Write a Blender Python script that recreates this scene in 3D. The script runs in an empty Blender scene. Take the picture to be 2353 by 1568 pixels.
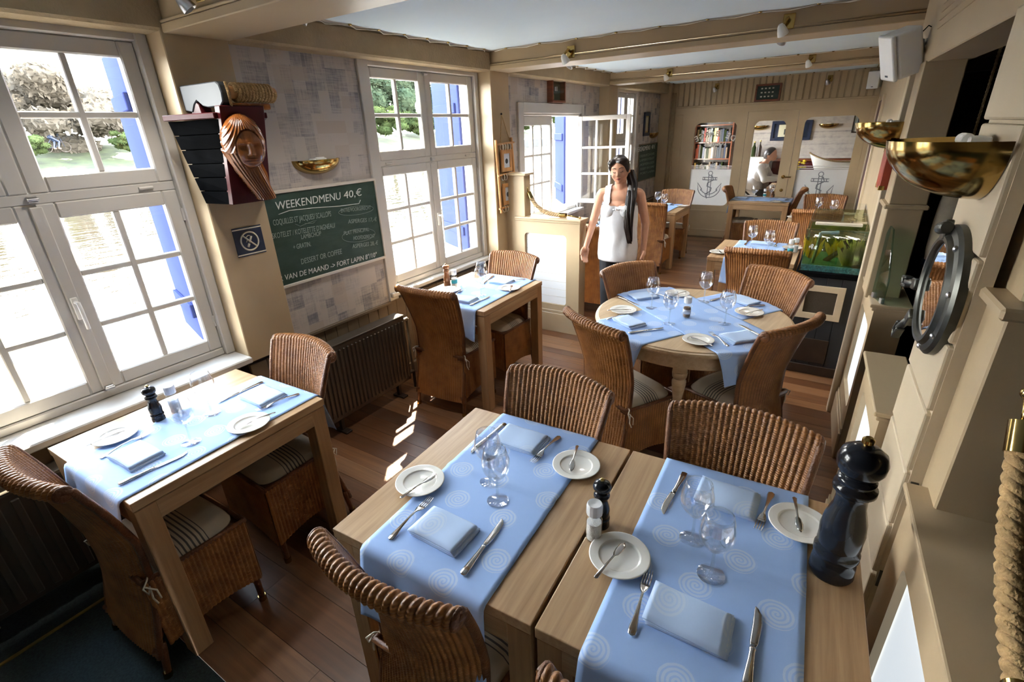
import bpy, bmesh, math, random
from mathutils import Vector as V, Matrix as M
PI = math.pi
random.seed(7)
SC = bpy.context.scene
COL = SC.collection

# ---------------------------------------------------------------- camera, sky, sun, exposure
CAM_P = V((2.6065, -1.417, 1.825)); YAW, PIT, ROL, FPX = 0.5797, -0.4051, -0.0415, 1129.08
_f = V((-math.sin(YAW)*math.cos(PIT), math.cos(YAW)*math.cos(PIT), math.sin(PIT)))
_r = V((math.cos(YAW), math.sin(YAW), 0)); _u = _r.cross(_f)
CR = _r*math.cos(ROL)+_u*math.sin(ROL); CU = -_r*math.sin(ROL)+_u*math.cos(ROL); CF = _f
cd = bpy.data.cameras.new('camera'); cam = bpy.data.objects.new('camera', cd); COL.objects.link(cam)
cam.matrix_world = M(((CR.x, CU.x, -CF.x, CAM_P.x), (CR.y, CU.y, -CF.y, CAM_P.y), (CR.z, CU.z, -CF.z, CAM_P.z), (0, 0, 0, 1)))
cd.sensor_width = 36; cd.sensor_fit = 'HORIZONTAL'; cd.lens = 36*FPX/2353; cd.clip_start = .05; cd.clip_end = 400
SC.camera = cam
def px(u, v, z=None, x=None, y=None):
    "pixel of the 2353x1568 photograph -> point on the plane z= / x= / y="
    d = CF+CR*((u-1176.5)/FPX)-CU*((v-784)/FPX)
    i, val = (2, z) if z is not None else ((0, x) if x is not None else (1, y))
    return CAM_P+d*((val-CAM_P[i])/d[i])

SKY = 9.0; SUN = 13.0; EXPO = 2.82; SPOT_FILL = 4.0
w = bpy.data.worlds.new('sky'); SC.world = w; w.use_nodes = True
nt = w.node_tree; nt.nodes.clear()
_o = nt.nodes.new('ShaderNodeOutputWorld'); _b = nt.nodes.new('ShaderNodeBackground'); _m = nt.nodes.new('ShaderNodeMixRGB')
_t = nt.nodes.new('ShaderNodeTexCoord'); _s = nt.nodes.new('ShaderNodeSeparateXYZ')
nt.links.new(_t.outputs['Generated'], _s.inputs[0]); _q = nt.nodes.new('ShaderNodeMath'); _q.operation = 'POWER'; _q.use_clamp = True; _q.inputs[1].default_value = .55; nt.links.new(_s.outputs['Z'], _q.inputs[0]); nt.links.new(_q.outputs[0], _m.inputs[0])
_m.inputs[1].default_value = (1.3, 1.25, 1.17, 1); _m.inputs[2].default_value = (.16, .24, .36, 1)   # hazy bright horizon, blue zenith
nt.links.new(_m.outputs[0], _b.inputs[0]); _b.inputs[1].default_value = SKY; nt.links.new(_b.outputs[0], _o.inputs[0])
sl = bpy.data.lights.new('sun', 'SUN'); sl.energy = SUN; sl.angle = .012; sl.color = (1, .9, .74)
so = bpy.data.objects.new('sun', sl); COL.objects.link(so)
so.rotation_euler = V((1, -1.3, -2.15)).to_track_quat('-Z', 'Y').to_euler()
SC.view_settings.view_transform = 'Standard'; SC.view_settings.look = 'None'
SC.view_settings.exposure = EXPO; SC.view_settings.gamma = 1; SC.view_settings.use_curve_mapping = False

# ---------------------------------------------------------------- materials
def newmat(name):
    m = bpy.data.materials.new(name); m.use_nodes = True; t = m.node_tree
    p = t.nodes['Principled BSDF']; return m, t, p
def nd(t, typ, ins=None, **kw):
    n = t.nodes.new('ShaderNode'+typ)
    for k, v in kw.items(): setattr(n, k, v)
    for k, v in (ins or {}).items():
        s = n.inputs[k]
        if hasattr(v, 'links') or hasattr(v, 'is_output'): t.links.new(v, s)
        else: s.default_value = v
    return n
def mth(t, op, a, b=0.0, c=None):
    n = nd(t, 'Math', {0: a, 1: b}, operation=op)
    if c is not None:
        if hasattr(c, 'is_output'): t.links.new(c, n.inputs[2])
        else: n.inputs[2].default_value = c
    return n.outputs[0]
def mixc(t, f, a, b):
    n = nd(t, 'MixRGB', {0: f}); 
    for i, c in ((1, a), (2, b)):
        if hasattr(c, 'is_output'): t.links.new(c, n.inputs[i])
        else: n.inputs[i].default_value = (*c[:3], 1)
    return n.outputs[0]
def coords(t, scale=(1, 1, 1), kind='Object', rnd=False):
    c = nd(t, 'TexCoord').outputs[kind]
    if rnd:
        r = nd(t, 'ObjectInfo').outputs['Random']
        a = nd(t, 'VectorMath', {0: (31., 17., 23.)}, operation='SCALE'); t.links.new(r, a.inputs['Scale'])
        c = nd(t, 'VectorMath', {0: c, 1: a.outputs[0]}, operation='ADD').outputs[0]
    return nd(t, 'VectorMath', {0: c, 1: tuple(scale)}, operation='MULTIPLY').outputs[0]
def noise(t, vec, scale=5., detail=3., rough=.5, dist=0.):
    return nd(t, 'TexNoise', {'Vector': vec, 'Scale': scale, 'Detail': detail, 'Roughness': rough, 'Distortion': dist}).outputs[0]
def bump(t, p, h, strength=.3, dist=.01):
    b = nd(t, 'Bump', {'Height': h, 'Strength': strength, 'Distance': dist}); t.links.new(b.outputs[0], p.inputs['Normal'])
def mat(name, col, rough=.5, metal=0., var=0., vs=6., bs=0., bstr=.2, stretch=(1, 1, 1), spec=.5, rnd=False, coat=0.):
    m, t, p = newmat(name)
    p.inputs['Roughness'].default_value = rough; p.inputs['Metallic'].default_value = metal
    p.inputs['Specular IOR Level'].default_value = spec; p.inputs['Coat Weight'].default_value = coat
    p.inputs['Base Color'].default_value = (*col, 1)
    if var or bs:
        c = coords(t, stretch, rnd=rnd)
        if var:
            n = noise(t, c, vs, 4.)
            f = nd(t, 'MapRange', {0: n, 1: .3, 2: .7}).outputs[0]
            t.links.new(mixc(t, f, [q*(1-var) for q in col], [min(1, q*(1+var)) for q in col]), p.inputs['Base Color'])
        if bs: bump(t, p, noise(t, c, bs, 3.), bstr)
    return m
def thin_glass(name, tint=(.97, .98, .98), gl=.9, rough=.0, base=.04, power=1.):
    "thin clear glass: lets light straight through, mirrors more at grazing angles"
    m, t, p = newmat(name); t.nodes.remove(p); o = t.nodes['Material Output']
    lw = nd(t, 'LayerWeight', {0: .5}).outputs['Facing']
    f = mth(t, 'POWER', lw, 4.); f = mth(t, 'MULTIPLY_ADD', f, gl*power, base)
    a = nd(t, 'BsdfTransparent', {0: (*tint, 1)}); b = nd(t, 'BsdfGlossy', {'Color': (1, 1, 1, 1), 'Roughness': rough})
    s = nd(t, 'MixShader', {0: f, 1: a.outputs[0], 2: b.outputs[0]}); t.links.new(s.outputs[0], o.inputs[0]); return m
def frosted(name, col, tr=.3):
    m, t, p = newmat(name); t.nodes.remove(p); o = t.nodes['Material Output']
    a = nd(t, 'BsdfTranslucent', {0: (*col, 1)}); b = nd(t, 'BsdfDiffuse', {0: (*col, 1)})
    s = nd(t, 'MixShader', {0: 1-tr, 1: a.outputs[0], 2: b.outputs[0]}); t.links.new(s.outputs[0], o.inputs[0]); return m

TAN = (.45, .34, .205)
MT = {}
MT['tan'] = mat('tan_paint', TAN, .42, var=.06, vs=3, bs=60, bstr=.03)
MT['cream'] = mat('cream_paint', (.56, .46, .32), .4, var=.05, vs=3)
MT['plaster'] = mat('rough_tan_plaster', (.36, .27, .155), .8, var=.08, vs=8, bs=55, bstr=.5)
MT['white'] = mat('white_paint', (.54, .515, .475), .38, var=.03, vs=4)
MT['whitep'] = mat('white_panel', (.82, .84, .85), .35)
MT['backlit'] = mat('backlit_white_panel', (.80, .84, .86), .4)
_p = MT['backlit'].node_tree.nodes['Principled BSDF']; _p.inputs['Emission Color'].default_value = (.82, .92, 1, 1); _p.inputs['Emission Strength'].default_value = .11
MT['trimgrey'] = mat('pale_grey_trim', (.60, .55, .48), .45, var=.05, vs=6)
MT['brownwall'] = mat('brown_wainscot', (.15, .105, .06), .5, var=.15, vs=8, rnd=True)
MT['dark'] = mat('dark_stain', (.03, .018, .012), .4, var=.3, vs=10)
MT['black'] = mat('black_paint', (.005, .0052, .0056), .7, var=.3, vs=14, spec=.0)
MT['blackwood'] = mat('black_lacquered_wood', (.010, .0115, .016), .16, spec=.4)
MT['red'] = mat('oxblood_paint', (.06, .006, .008), .4, var=.2, vs=9, spec=.2)
MT['grey'] = mat('grey_paint', (.034, .040, .048), .6, var=.06, vs=9)
MT['brass'] = mat('brass', (.42, .29, .10), .14, 1., var=.12, vs=9)
MT['steel'] = mat('cutlery_steel', (.62, .60, .57), .17, 1., var=.05, vs=30)
MT['silver'] = mat('satin_aluminium', (.55, .55, .56), .32, 1.)
MT['gunmetal'] = mat('porthole_metal', (.095, .095, .085), .38, .85, var=.25, vs=14)
MT['mirror'] = mat('mirror_glass', (.86, .86, .84), .015, 1.)
MT['ceramic'] = mat('white_china', (.80, .79, .74), .12, coat=.5)
MT['plastic'] = mat('white_plastic', (.78, .77, .74), .35)
MT['cord'] = mat('cotton_cord', (.74, .69, .58), .8, bs=300, bstr=.4)
MT['rope'] = mat('manila_rope', (.52, .34, .15), .75, var=.25, vs=60, bs=240, bstr=.6)
MT['roped'] = mat('old_brown_rope', (.36, .25, .13), .75, var=.25, vs=60, bs=240, bstr=.6)
MT['radiator'] = mat('bronze_radiator', (.085, .068, .05), .38, .35, var=.1, vs=6)
MT['bluepaint'] = mat('blue_shutter_paint', (.030, .038, .105), .9, var=.06, vs=3, spec=.0)
MT['gold'] = mat('gilt_frame', (.55, .38, .12), .4, .4)
MT['canvas'] = mat('canvas', (.62, .55, .42), .8, var=.1, vs=14, bs=200, bstr=.2)
MT['skin'] = mat('skin', (.58, .30, .19), .45, var=.08, vs=14)
MT['hair'] = mat('dark_hair', (.018, .010, .008), .35, var=.4, vs=40, stretch=(1, 1, .15))
MT['topcloth'] = mat('white_cotton_top', (.62, .62, .64), .8, var=.04, vs=18, bs=60, bstr=.12)
MT['trousers'] = mat('black_trousers', (.012, .013, .017), .7)
MT['shoe'] = mat('black_leather', (.01, .01, .01), .35)
MT['mahogany'] = mat('mahogany', (.16, .045, .02), .3, var=.3, vs=7, stretch=(1, 1, 6), coat=.3)
MT['maple'] = mat('light_wood', (.50, .26, .10), .4, var=.2, vs=12, stretch=(4, 4, .6))
MT['book_red'] = mat('red_leather', (.33, .045, .02), .5, var=.15, vs=12)
MT['glass'] = thin_glass('clear_glass')
MT['pane'] = thin_glass('window_glass', (.97, .985, .98), .55, base=.02)
MT['crystal'] = thin_glass('crystal', (.975, .98, .985), 1., base=.11)
MT['stemglass'] = thin_glass('stem_glass', (.93, .95, .96), 1., base=.22)
MT['greenglass'] = thin_glass('green_plate_glass', (.62, .80, .74), .7, base=.08)
MT['frost'] = frosted('frosted_glass', (.80, .80, .80), .42)
MT['pepperdark'] = mat('dark_stained_beech', (.055, .020, .009), .28, coat=.3, var=.2, vs=20)
MT['pepperbrown'] = mat('brown_stained_beech', (.20, .075, .028), .28, coat=.3, var=.2, vs=20)
MT['salt'] = mat('coarse_salt', (.80, .80, .80), .6, bs=400, bstr=.6)
MT['peppercorn'] = mat('peppercorns', (.16, .10, .055), .7, var=.6, vs=300)
MT['chalk'] = mat('chalk', (.66, .68, .64), .9)
MT['chalkfaint'] = mat('faint_chalk', (.27, .33, .29), .9)
MT['label'] = mat('paper_label', (.55, .60, .68), .6)
MT['teal'] = mat('teal_print', (.02, .28, .34), .5)
MT['navy'] = mat('navy_enamel', (.012, .022, .055), .35)
MT['signcream'] = mat('cream_print', (.72, .66, .50), .5)
MT['strip'] = mat('brass_edging', (.55, .38, .10), .35, .8)
MT['carpet'] = mat('dark_green_mat', (.022, .034, .033), .9, var=.35, vs=120, bs=300, bstr=.4)

def m_oak(name, a, b, axis=1, rough=.42, rnd=True):
    m, t, p = newmat(name)
    s = [34., 34., 34.]; s[axis] = 1.6
    c = coords(t, s, rnd=rnd); n = noise(t, c, 1.4, 5., .62, .4)
    c2 = coords(t, [q*.09 for q in s], rnd=rnd); n2 = noise(t, c2, 2., 3., .5)
    f = nd(t, 'MapRange', {0: mth(t, 'ADD', mth(t, 'MULTIPLY', n, .65), mth(t, 'MULTIPLY', n2, .35)), 1: .34, 2: .66}).outputs[0]
    t.links.new(mixc(t, f, a, b), p.inputs['Base Color']); p.inputs['Roughness'].default_value = rough
    bump(t, p, n, .12, .004); return m
MT['oak_y'] = m_oak('oak_grain_lengthwise', (.335, .20, .10), (.54, .365, .20), 1)
MT['oak_x'] = m_oak('oak_grain_crosswise', (.335, .20, .10), (.54, .365, .20), 0)
MT['oak_z'] = m_oak('oak_grain_upright', (.31, .175, .08), (.49, .30, .145), 2)
MT['oakpale'] = m_oak('pale_oak', (.42, .29, .165), (.60, .45, .28), 1, .4)
MT['carved'] = m_oak('carved_varnished_wood', (.16, .045, .010), (.36, .125, .028), 2, .22)

def m_floor():
    m, t, p = newmat('worn_hardwood_board')
    c = coords(t, (1.3, 26, 26), rnd=True); n = noise(t, c, 1.5, 5., .6, .3)
    r = nd(t, 'ObjectInfo').outputs['Random']
    a = nd(t, 'ValToRGB', {0: r}); e = a.color_ramp.elements
    for pos, cc in ((0, (0.106, 0.040, 0.016, 1)), (.35, (0.169, 0.069, 0.027, 1)), (.7, (0.237, 0.106, 0.043, 1)), (1, (0.356, 0.181, 0.083, 1))):
        if pos in (0, 1): e[0 if pos == 0 else len(e)-1].color = cc
        else: e.new(pos).color = cc
    g = mixc(t, nd(t, 'MapRange', {0: n, 1: .35, 2: .7, 3: .0, 4: .5}).outputs[0], a.outputs[0], (.06, .03, .015))
    wn = nd(t, 'MapRange', {0: noise(t, coords(t, (1, 1, 1), 'Object', True), 3.2, 4.), 1: .5, 2: .75, 3: 0., 4: .35}).outputs[0]
    t.links.new(mixc(t, wn, g, (.22, .15, .11)), p.inputs['Base Color'])
    p.inputs['Roughness'].default_value = .36; bump(t, p, n, .06, .004); return m
MT['floor'] = m_floor()

def m_wallpaper():
    m, t, p = newmat('patchwork_wallpaper')
    c = nd(t, 'TexCoord').outputs['Object']
    def cells(sx, off):
        q = nd(t, 'VectorMath', {0: c, 1: sx}, operation='MULTIPLY').outputs[0]
        q = nd(t, 'VectorMath', {0: q, 1: off}, operation='ADD').outputs[0]
        q = nd(t, 'VectorMath', {0: q}, operation='FLOOR').outputs[0]
        return nd(t, 'TexWhiteNoise', {0: q}, noise_dimensions='3D').outputs[0]
    w1 = cells((.01, 13., 8.), (.5, .2, .3)); w2 = cells((.01, 9., 14.), (.5, .7, .1)); w3 = cells((.01, 4., 3.), (.5, .3, .9))
    s1 = noise(t, coords(t, (8, 8, 110)), 1.6, 3.); s2 = noise(t, coords(t, (8, 110, 8)), 1.6, 3.)
    k = mth(t, 'ADD', mth(t, 'MULTIPLY', w1, .36), mth(t, 'ADD', mth(t, 'MULTIPLY', w2, .24), mth(t, 'MULTIPLY', w3, .10)))
    k = mth(t, 'ADD', k, mth(t, 'MULTIPLY', mth(t, 'ADD', s1, s2), .40))
    r = nd(t, 'ValToRGB', {0: mth(t, 'MULTIPLY_ADD', k, 1.7, -.48)}); e = r.color_ramp.elements
    e[0].position = .22; e[0].color = (.15, .155, .175, 1); e[1].position = .85; e[1].color = (.47, .425, .385, 1)
    e.new(.42).color = (.27, .255, .255, 1); e.new(.6).color = (.38, .345, .325, 1)
    tint = nd(t, 'MapRange', {0: w2, 1: .82, 2: .9, 3: 0., 4: .35}).outputs[0]
    t.links.new(mixc(t, tint, r.outputs[0], (.36, .27, .20)), p.inputs['Base Color']); p.inputs['Roughness'].default_value = .6
    return m
MT['paper'] = m_wallpaper()

def m_wicker(name, a, b, ax=2):
    m, t, p = newmat(name)
    c = nd(t, 'TexCoord').outputs['Object']; sp = nd(t, 'SeparateXYZ', {0: c})
    z = sp.outputs[ax]
    wv = mth(t, 'SINE', mth(t, 'MULTIPLY', z, 900.))
    xx = mth(t, 'SINE', mth(t, 'MULTIPLY', sp.outputs[0], 420.))
    h = mth(t, 'MULTIPLY', wv, mth(t, 'MULTIPLY_ADD', xx, .3, .7))
    n = noise(t, coords(t, (12, 12, 12), rnd=True), 1.2, 4.)
    f = nd(t, 'MapRange', {0: mth(t, 'ADD', mth(t, 'MULTIPLY', n, .8), mth(t, 'MULTIPLY', wv, .09)), 1: .1, 2: .7}).outputs[0]
    t.links.new(mixc(t, f, a, b), p.inputs['Base Color']); p.inputs['Roughness'].default_value = .42
    bump(t, p, h, .5, .0015); return m
MT['wicker'] = m_wicker('woven_loom', (.16, .056, .014), (.43, .185, .05))
MT['wickerframe'] = mat('wrapped_cane', (.15, .055, .018), .38, var=.3, vs=14, bs=160, bstr=.4)

def m_cushion():
    m, t, p = newmat('striped_linen')
    x = nd(t, 'SeparateXYZ', {0: nd(t, 'TexCoord').outputs['Object']}).outputs[1]
    ab = mth(t, 'ABSOLUTE', mth(t, 'SUBTRACT', x, .235))
    band = mth(t, 'LESS_THAN', ab, .05)
    st = mth(t, 'GREATER_THAN', mth(t, 'SINE', mth(t, 'MULTIPLY', x, 2*PI/.0165)), .35)
    f = mth(t, 'MULTIPLY', mth(t, 'MULTIPLY', band, st), .9)
    t.links.new(mixc(t, f, (.52, .44, .33), (.045, .05, .055)), p.inputs['Base Color']); p.inputs['Roughness'].default_value = .85
    bump(t, p, noise(t, coords(t), 90., 3.), .2, .003); return m
MT['cushion'] = m_cushion()

def m_spiral(name, base, pale):
    m, t, p = newmat(name)
    uv = nd(t, 'SeparateXYZ', {0: nd(t, 'TexCoord').outputs['UV']}); cw, ch = .165, .135
    py = mth(t, 'DIVIDE', uv.outputs[1], ch); row = mth(t, 'FLOOR', py)
    pxx = mth(t, 'ADD', mth(t, 'DIVIDE', uv.outputs[0], cw), mth(t, 'MULTIPLY', mth(t, 'MODULO', mth(t, 'ABSOLUTE', row), 2.), .5))
    cx = mth(t, 'FLOOR', pxx)
    cell = nd(t, 'CombineXYZ', {0: cx, 1: row, 2: 0.}).outputs[0]
    wn = nd(t, 'SeparateXYZ', {0: nd(t, 'TexWhiteNoise', {0: cell}, noise_dimensions='3D').outputs['Color']})
    dx = mth(t, 'MULTIPLY', mth(t, 'SUBTRACT', mth(t, 'SUBTRACT', pxx, cx), mth(t, 'MULTIPLY_ADD', wn.outputs[0], .24, .38)), cw)
    dy = mth(t, 'MULTIPLY', mth(t, 'SUBTRACT', mth(t, 'SUBTRACT', py, row), mth(t, 'MULTIPLY_ADD', wn.outputs[1], .16, .42)), ch)
    r = mth(t, 'SQRT', mth(t, 'ADD', mth(t, 'MULTIPLY', dx, dx), mth(t, 'MULTIPLY', dy, dy)))
    th = mth(t, 'ARCTAN2', dy, dx)
    rn = mth(t, 'ADD', r, mth(t, 'MULTIPLY', mth(t, 'SUBTRACT', noise(t, nd(t, 'TexCoord').outputs['UV'], 70., 2.), .5), .0035))
    ring = mth(t, 'SINE', mth(t, 'SUBTRACT', mth(t, 'MULTIPLY', rn, 2*PI/.0105), th))
    ring = nd(t, 'MapRange', {0: ring, 1: -.55, 2: .15, 3: .12, 4: 1.}).outputs[0]
    msk = nd(t, 'MapRange', {0: rn, 1: .041, 2: .0425, 3: 1., 4: 0.}).outputs[0]
    f = mth(t, 'MULTIPLY', mth(t, 'MULTIPLY', ring, msk), .55)
    t.links.new(mixc(t, f, base, pale), p.inputs['Base Color']); p.inputs['Roughness'].default_value = .7
    p.inputs['Specular IOR Level'].default_value = .12
    bump(t, p, noise(t, nd(t, 'TexCoord').outputs['UV'], 14., 2.), .25, .01); return m
MT['napkin'] = m_spiral('pale_blue_damask', (.47, .615, .86), (.62, .71, .86))
MT['runner'] = m_spiral('blue_damask', (.345, .505, .84), (.60, .69, .83))

def m_ceil():
    m, t, p = newmat('pale_blue_sailcloth')
    n = noise(t, coords(t), 2.2, 4.)
    t.links.new(mixc(t, n, (.60, .735, .83), (.68, .80, .87)), p.inputs['Base Color']); p.inputs['Roughness'].default_value = .75
    bump(t, p, noise(t, coords(t), 1.6, 2.), .5, .05); return m
MT['sail'] = m_ceil()
def m_board():
    m, t, p = newmat('green_chalkboard')
    n = noise(t, coords(t, (1, 3, 9)), 2.2, 5., .6)
    f = nd(t, 'MapRange', {0: n, 1: .4, 2: .75, 3: 0., 4: .4}).outputs[0]
    t.links.new(mixc(t, f, (.012, .040, .026), (.06, .105, .08)), p.inputs['Base Color']); p.inputs['Roughness'].default_value = .6
    return m
MT['board'] = m_board()
def m_water():
    m, t, p = newmat('canal_water')
    p.inputs['Base Color'].default_value = (.020, .0155, .009, 1); p.inputs['Specular IOR Level'].default_value = .3; p.inputs['Roughness'].default_value = .05
    p.inputs['IOR'].default_value = 1.33
    n = noise(t, coords(t, (1.0, .35, 1)), 3.4, 4., .6, .6)
    bump(t, p, n, .16, .12); return m
MT['water'] = m_water()
def m_leaf(name, a, b):
    m, t, p = newmat(name); t.nodes.remove(p); o = t.nodes['Material Output']
    n = nd(t, 'MapRange', {0: noise(t, coords(t), 1.1, 3.), 1: .35, 2: .65}).outputs[0]
    c = mixc(t, n, a, b)
    s = nd(t, 'MixShader', {0: .3, 1: nd(t, 'BsdfDiffuse', {0: c}).outputs[0], 2: nd(t, 'BsdfTranslucent', {0: c}).outputs[0]})
    t.links.new(s.outputs[0], o.inputs[0]); return m
MT['leafA'] = m_leaf('green_foliage', (.024, .036, .014), (.045, .060, .024))
MT['leafB'] = m_leaf('pale_dry_foliage', (.060, .052, .042), (.085, .074, .060))
MT['leafC'] = m_leaf('grey_green_foliage', (.024, .036, .022), (.044, .058, .036))
MT['bark'] = mat('bark', (.014, .012, .010), .9, var=.3, vs=9)
MT['grass'] = mat('bank_grass', (.026, .033, .010), .9, var=.55, vs=1.3)
MT['quay'] = mat('quay_stone', (.012, .012, .013), .8, var=.4, vs=4)

# ---------------------------------------------------------------- mesh building
class B:
    def __init__(s): s.v = []; s.f = []; s.uv = None; s.T = M()
    def at(s, loc=(0, 0, 0), rz=0, rx=0, ry=0):
        s.T = M.Translation(loc) @ M.Rotation(rz, 4, 'Z') @ M.Rotation(ry, 4, 'Y') @ M.Rotation(rx, 4, 'X'); return s
    def add(s, vs, fs):
        o = len(s.v); s.v += [tuple(s.T @ V(p)) for p in vs]; s.f += [tuple(i+o for i in f) for f in fs]; return s
    def box(s, x0, x1, y0, y1, z0, z1):
        return s.add([(x, y, z) for z in (z0, z1) for y in (y0, y1) for x in (x0, x1)],
                     [(0, 2, 3, 1), (4, 5, 7, 6), (0, 1, 5, 4), (2, 6, 7, 3), (0, 4, 6, 2), (1, 3, 7, 5)])
    def hexa(s, p): # 8 points: bottom 4 (ccw), top 4
        return s.add(p, [(3, 2, 1, 0), (4, 5, 6, 7), (0, 1, 5, 4), (1, 2, 6, 5), (2, 3, 7, 6), (3, 0, 4, 7)])
    def lathe(s, prof, n=24, cap=True):
        vs = []; fs = []
        for r, z in prof: vs += [(r*math.cos(2*PI*i/n), r*math.sin(2*PI*i/n), z) for i in range(n)]
        for j in range(len(prof)-1):
            for i in range(n):
                k = (i+1) % n; fs.append((j*n+i, j*n+k, (j+1)*n+k, (j+1)*n+i))
        if cap:
            if prof[0][0] > 1e-5: fs.append(tuple(range(n-1, -1, -1)))
            if prof[-1][0] > 1e-5: fs.append(tuple((len(prof)-1)*n+i for i in range(n)))
        return s.add(vs, fs)
    def tube(s, pts, r, n=8, closed=False, cap=True):
        pts = [V(p) for p in pts]; N = len(pts); R = r if callable(r) else (lambda q: r)
        vs = []; fs = []; up = None
        for i, p in enumerate(pts):
            a = pts[(i-1) % N] if (closed or i > 0) else p; b = pts[(i+1) % N] if (closed or i < N-1) else p
            d = (b-a).normalized()
            if up is None:
                up = V((0, 0, 1)) if abs(d.z) < .9 else V((1, 0, 0))
            x = d.cross(up)
            if x.length < 1e-4: x = d.orthogonal()
            x.normalize(); up = x.cross(d).normalized()
            q = R(i/max(1, N-1))
            vs += [tuple(p+x*q*math.cos(2*PI*k/n)+up*q*math.sin(2*PI*k/n)) for k in range(n)]
        for i in range(N if closed else N-1):
            j = (i+1) % N
            for k in range(n):
                l = (k+1) % n; fs.append((i*n+k, i*n+l, j*n+l, j*n+k))
        if cap and not closed: fs += [tuple(range(n-1, -1, -1)), tuple((N-1)*n+k for k in range(n))]
        return s.add(vs, fs)
    def cyl(s, a, b, r0, r1=None, n=12): return s.tube([a, b], lambda q: r0+((r0 if r1 is None else r1)-r0)*q, n)
    def prism(s, poly, a, b, ax=2):
        def P(u, v, h): return ((u, v, h), (h, u, v), (u, h, v))[{2: 0, 0: 1, 1: 2}[ax]]
        n = len(poly); vs = [P(u, v, a) for u, v in poly]+[P(u, v, b) for u, v in poly]
        fs = [tuple(range(n-1, -1, -1)), tuple(range(n, 2*n))]+[(i, (i+1) % n, n+(i+1) % n, n+i) for i in range(n)]
        return s.add(vs, fs)
    def grid(s, fn, nu, nv, uvf=None, closeu=False):
        o = len(s.v); vs = []; fs = []
        NU = nu if closeu else nu+1
        for j in range(nv+1):
            for i in range(NU):
                vs.append(fn(i/nu, j/nv))
                if uvf:
                    if s.uv is None: s.uv = {}
                    s.uv[o+len(vs)-1] = uvf(i/nu, j/nv)
        for j in range(nv):
            for i in range(nu):
                k = (i+1) % NU; fs.append((j*NU+i, j*NU+k, (j+1)*NU+k, (j+1)*NU+i))
        return s.add(vs, fs)
    def ball(s, c, r, nu=14, nv=9):
        r = (r, r, r) if not hasattr(r, '__len__') else r
        pr = [(math.sin(PI*j/nv), -math.cos(PI*j/nv)) for j in range(nv+1)]
        return s.add([(c[0]+r[0]*q*math.cos(2*PI*i/nu), c[1]+r[1]*q*math.sin(2*PI*i/nu), c[2]+r[2]*h) for q, h in pr for i in range(nu)],
                     [(j*nu+i, j*nu+(i+1) % nu, (j+1)*nu+(i+1) % nu, (j+1)*nu+i) for j in range(nv) for i in range(nu)])
    def mesh(s, name, m, smooth=None, bev=0, seg=1):
        me = bpy.data.meshes.new(name); me.from_pydata(s.v, [], s.f)
        if s.uv:
            L = me.uv_layers.new(name='UVMap')
            for lp in me.loops: L.data[lp.index].uv = s.uv.get(lp.vertex_index, (0, 0))
        if bev or smooth == 'weld':
            bm = bmesh.new(); bm.from_mesh(me)
            if bev: bmesh.ops.bevel(bm, geom=[e for e in bm.edges if e.is_manifold and e.calc_face_angle(0) > .5], offset=bev, segments=seg, affect='EDGES', profile=.5)
            bm.to_mesh(me); bm.free()
        if m is not None: me.materials.append(MT[m] if isinstance(m, str) else m)
        if smooth:
            me.polygons.foreach_set('use_smooth', [True]*len(me.polygons))
            if smooth is not True and smooth != 'weld': me.set_sharp_from_angle(angle=smooth)
        me.update(); return me
SM = .7
def link(name, data, parent=None, loc=None, rot=None):
    o = bpy.data.objects.new(name, data); COL.objects.link(o)
    if parent is not None: o.parent = parent
    if loc is not None: o.location = loc
    if rot is not None: o.rotation_euler = rot
    return o
def tag(o, label=None, cat=None, group=None, kind=None):
    for k, v in (('label', label), ('category', cat), ('group', group), ('kind', kind)):
        if v: o[k] = v
    return o
def thing(name, label, cat, loc=(0, 0, 0), rz=0, group=None): return tag(link(name, None, None, loc, (0, 0, rz)), label, cat, group)
def struct(name, data=None, parent=None):
    o = link(name, data, parent)
    if parent is None: o['kind'] = 'structure'
    return o
def bx(name, m, p, parent=None, bev=.004, seg=1):
    return link(name, B().box(*p).mesh(name, m, bev=bev, seg=seg), parent)
class P:
    "prototype: a part tree whose meshes are shared by every copy"
    def __init__(s, name, mesh=None, kids=(), loc=(0, 0, 0), rot=(0, 0, 0), label=None):
        s.name, s.mesh, s.kids, s.loc, s.rot, s.label = name, mesh, list(kids), loc, rot, label
    def make(s, parent=None):
        o = link(s.name, s.mesh, parent, s.loc, s.rot)
        if s.label and parent is not None: o['label'] = s.label
        for k in s.kids: k.make(o)
        return o
def put(proto, loc, rz=0, label=None, cat=None, group=None, tilt=None):
    o = proto.make(); o.location = loc; o.rotation_euler = (tilt[0], tilt[1], rz) if tilt else (0, 0, rz)
    return tag(o, label, cat, group)
def text(body, size, name='lettering', m='chalk', shear=0., align='LEFT', space=1., ext=.0006, bold=0.):
    c = bpy.data.curves.new(name, 'FONT'); c.body = body; c.size = size; c.shear = shear; c.align_x = align
    c.extrude = ext; c.offset = bold; c.space_character = space; c.resolution_u = 3
    t = bpy.data.objects.new(name, c); COL.objects.link(t)
    dg = bpy.context.evaluated_depsgraph_get(); me = bpy.data.meshes.new_from_object(t.evaluated_get(dg))
    bpy.data.objects.remove(t); bpy.data.curves.remove(c)
    me.name = name; me.materials.clear(); me.materials.append(MT[m]); return me
def solid(o, t, off=0):
    k = o.modifiers.new('thickness', 'SOLIDIFY'); k.thickness = t; k.offset = off; return o
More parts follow.
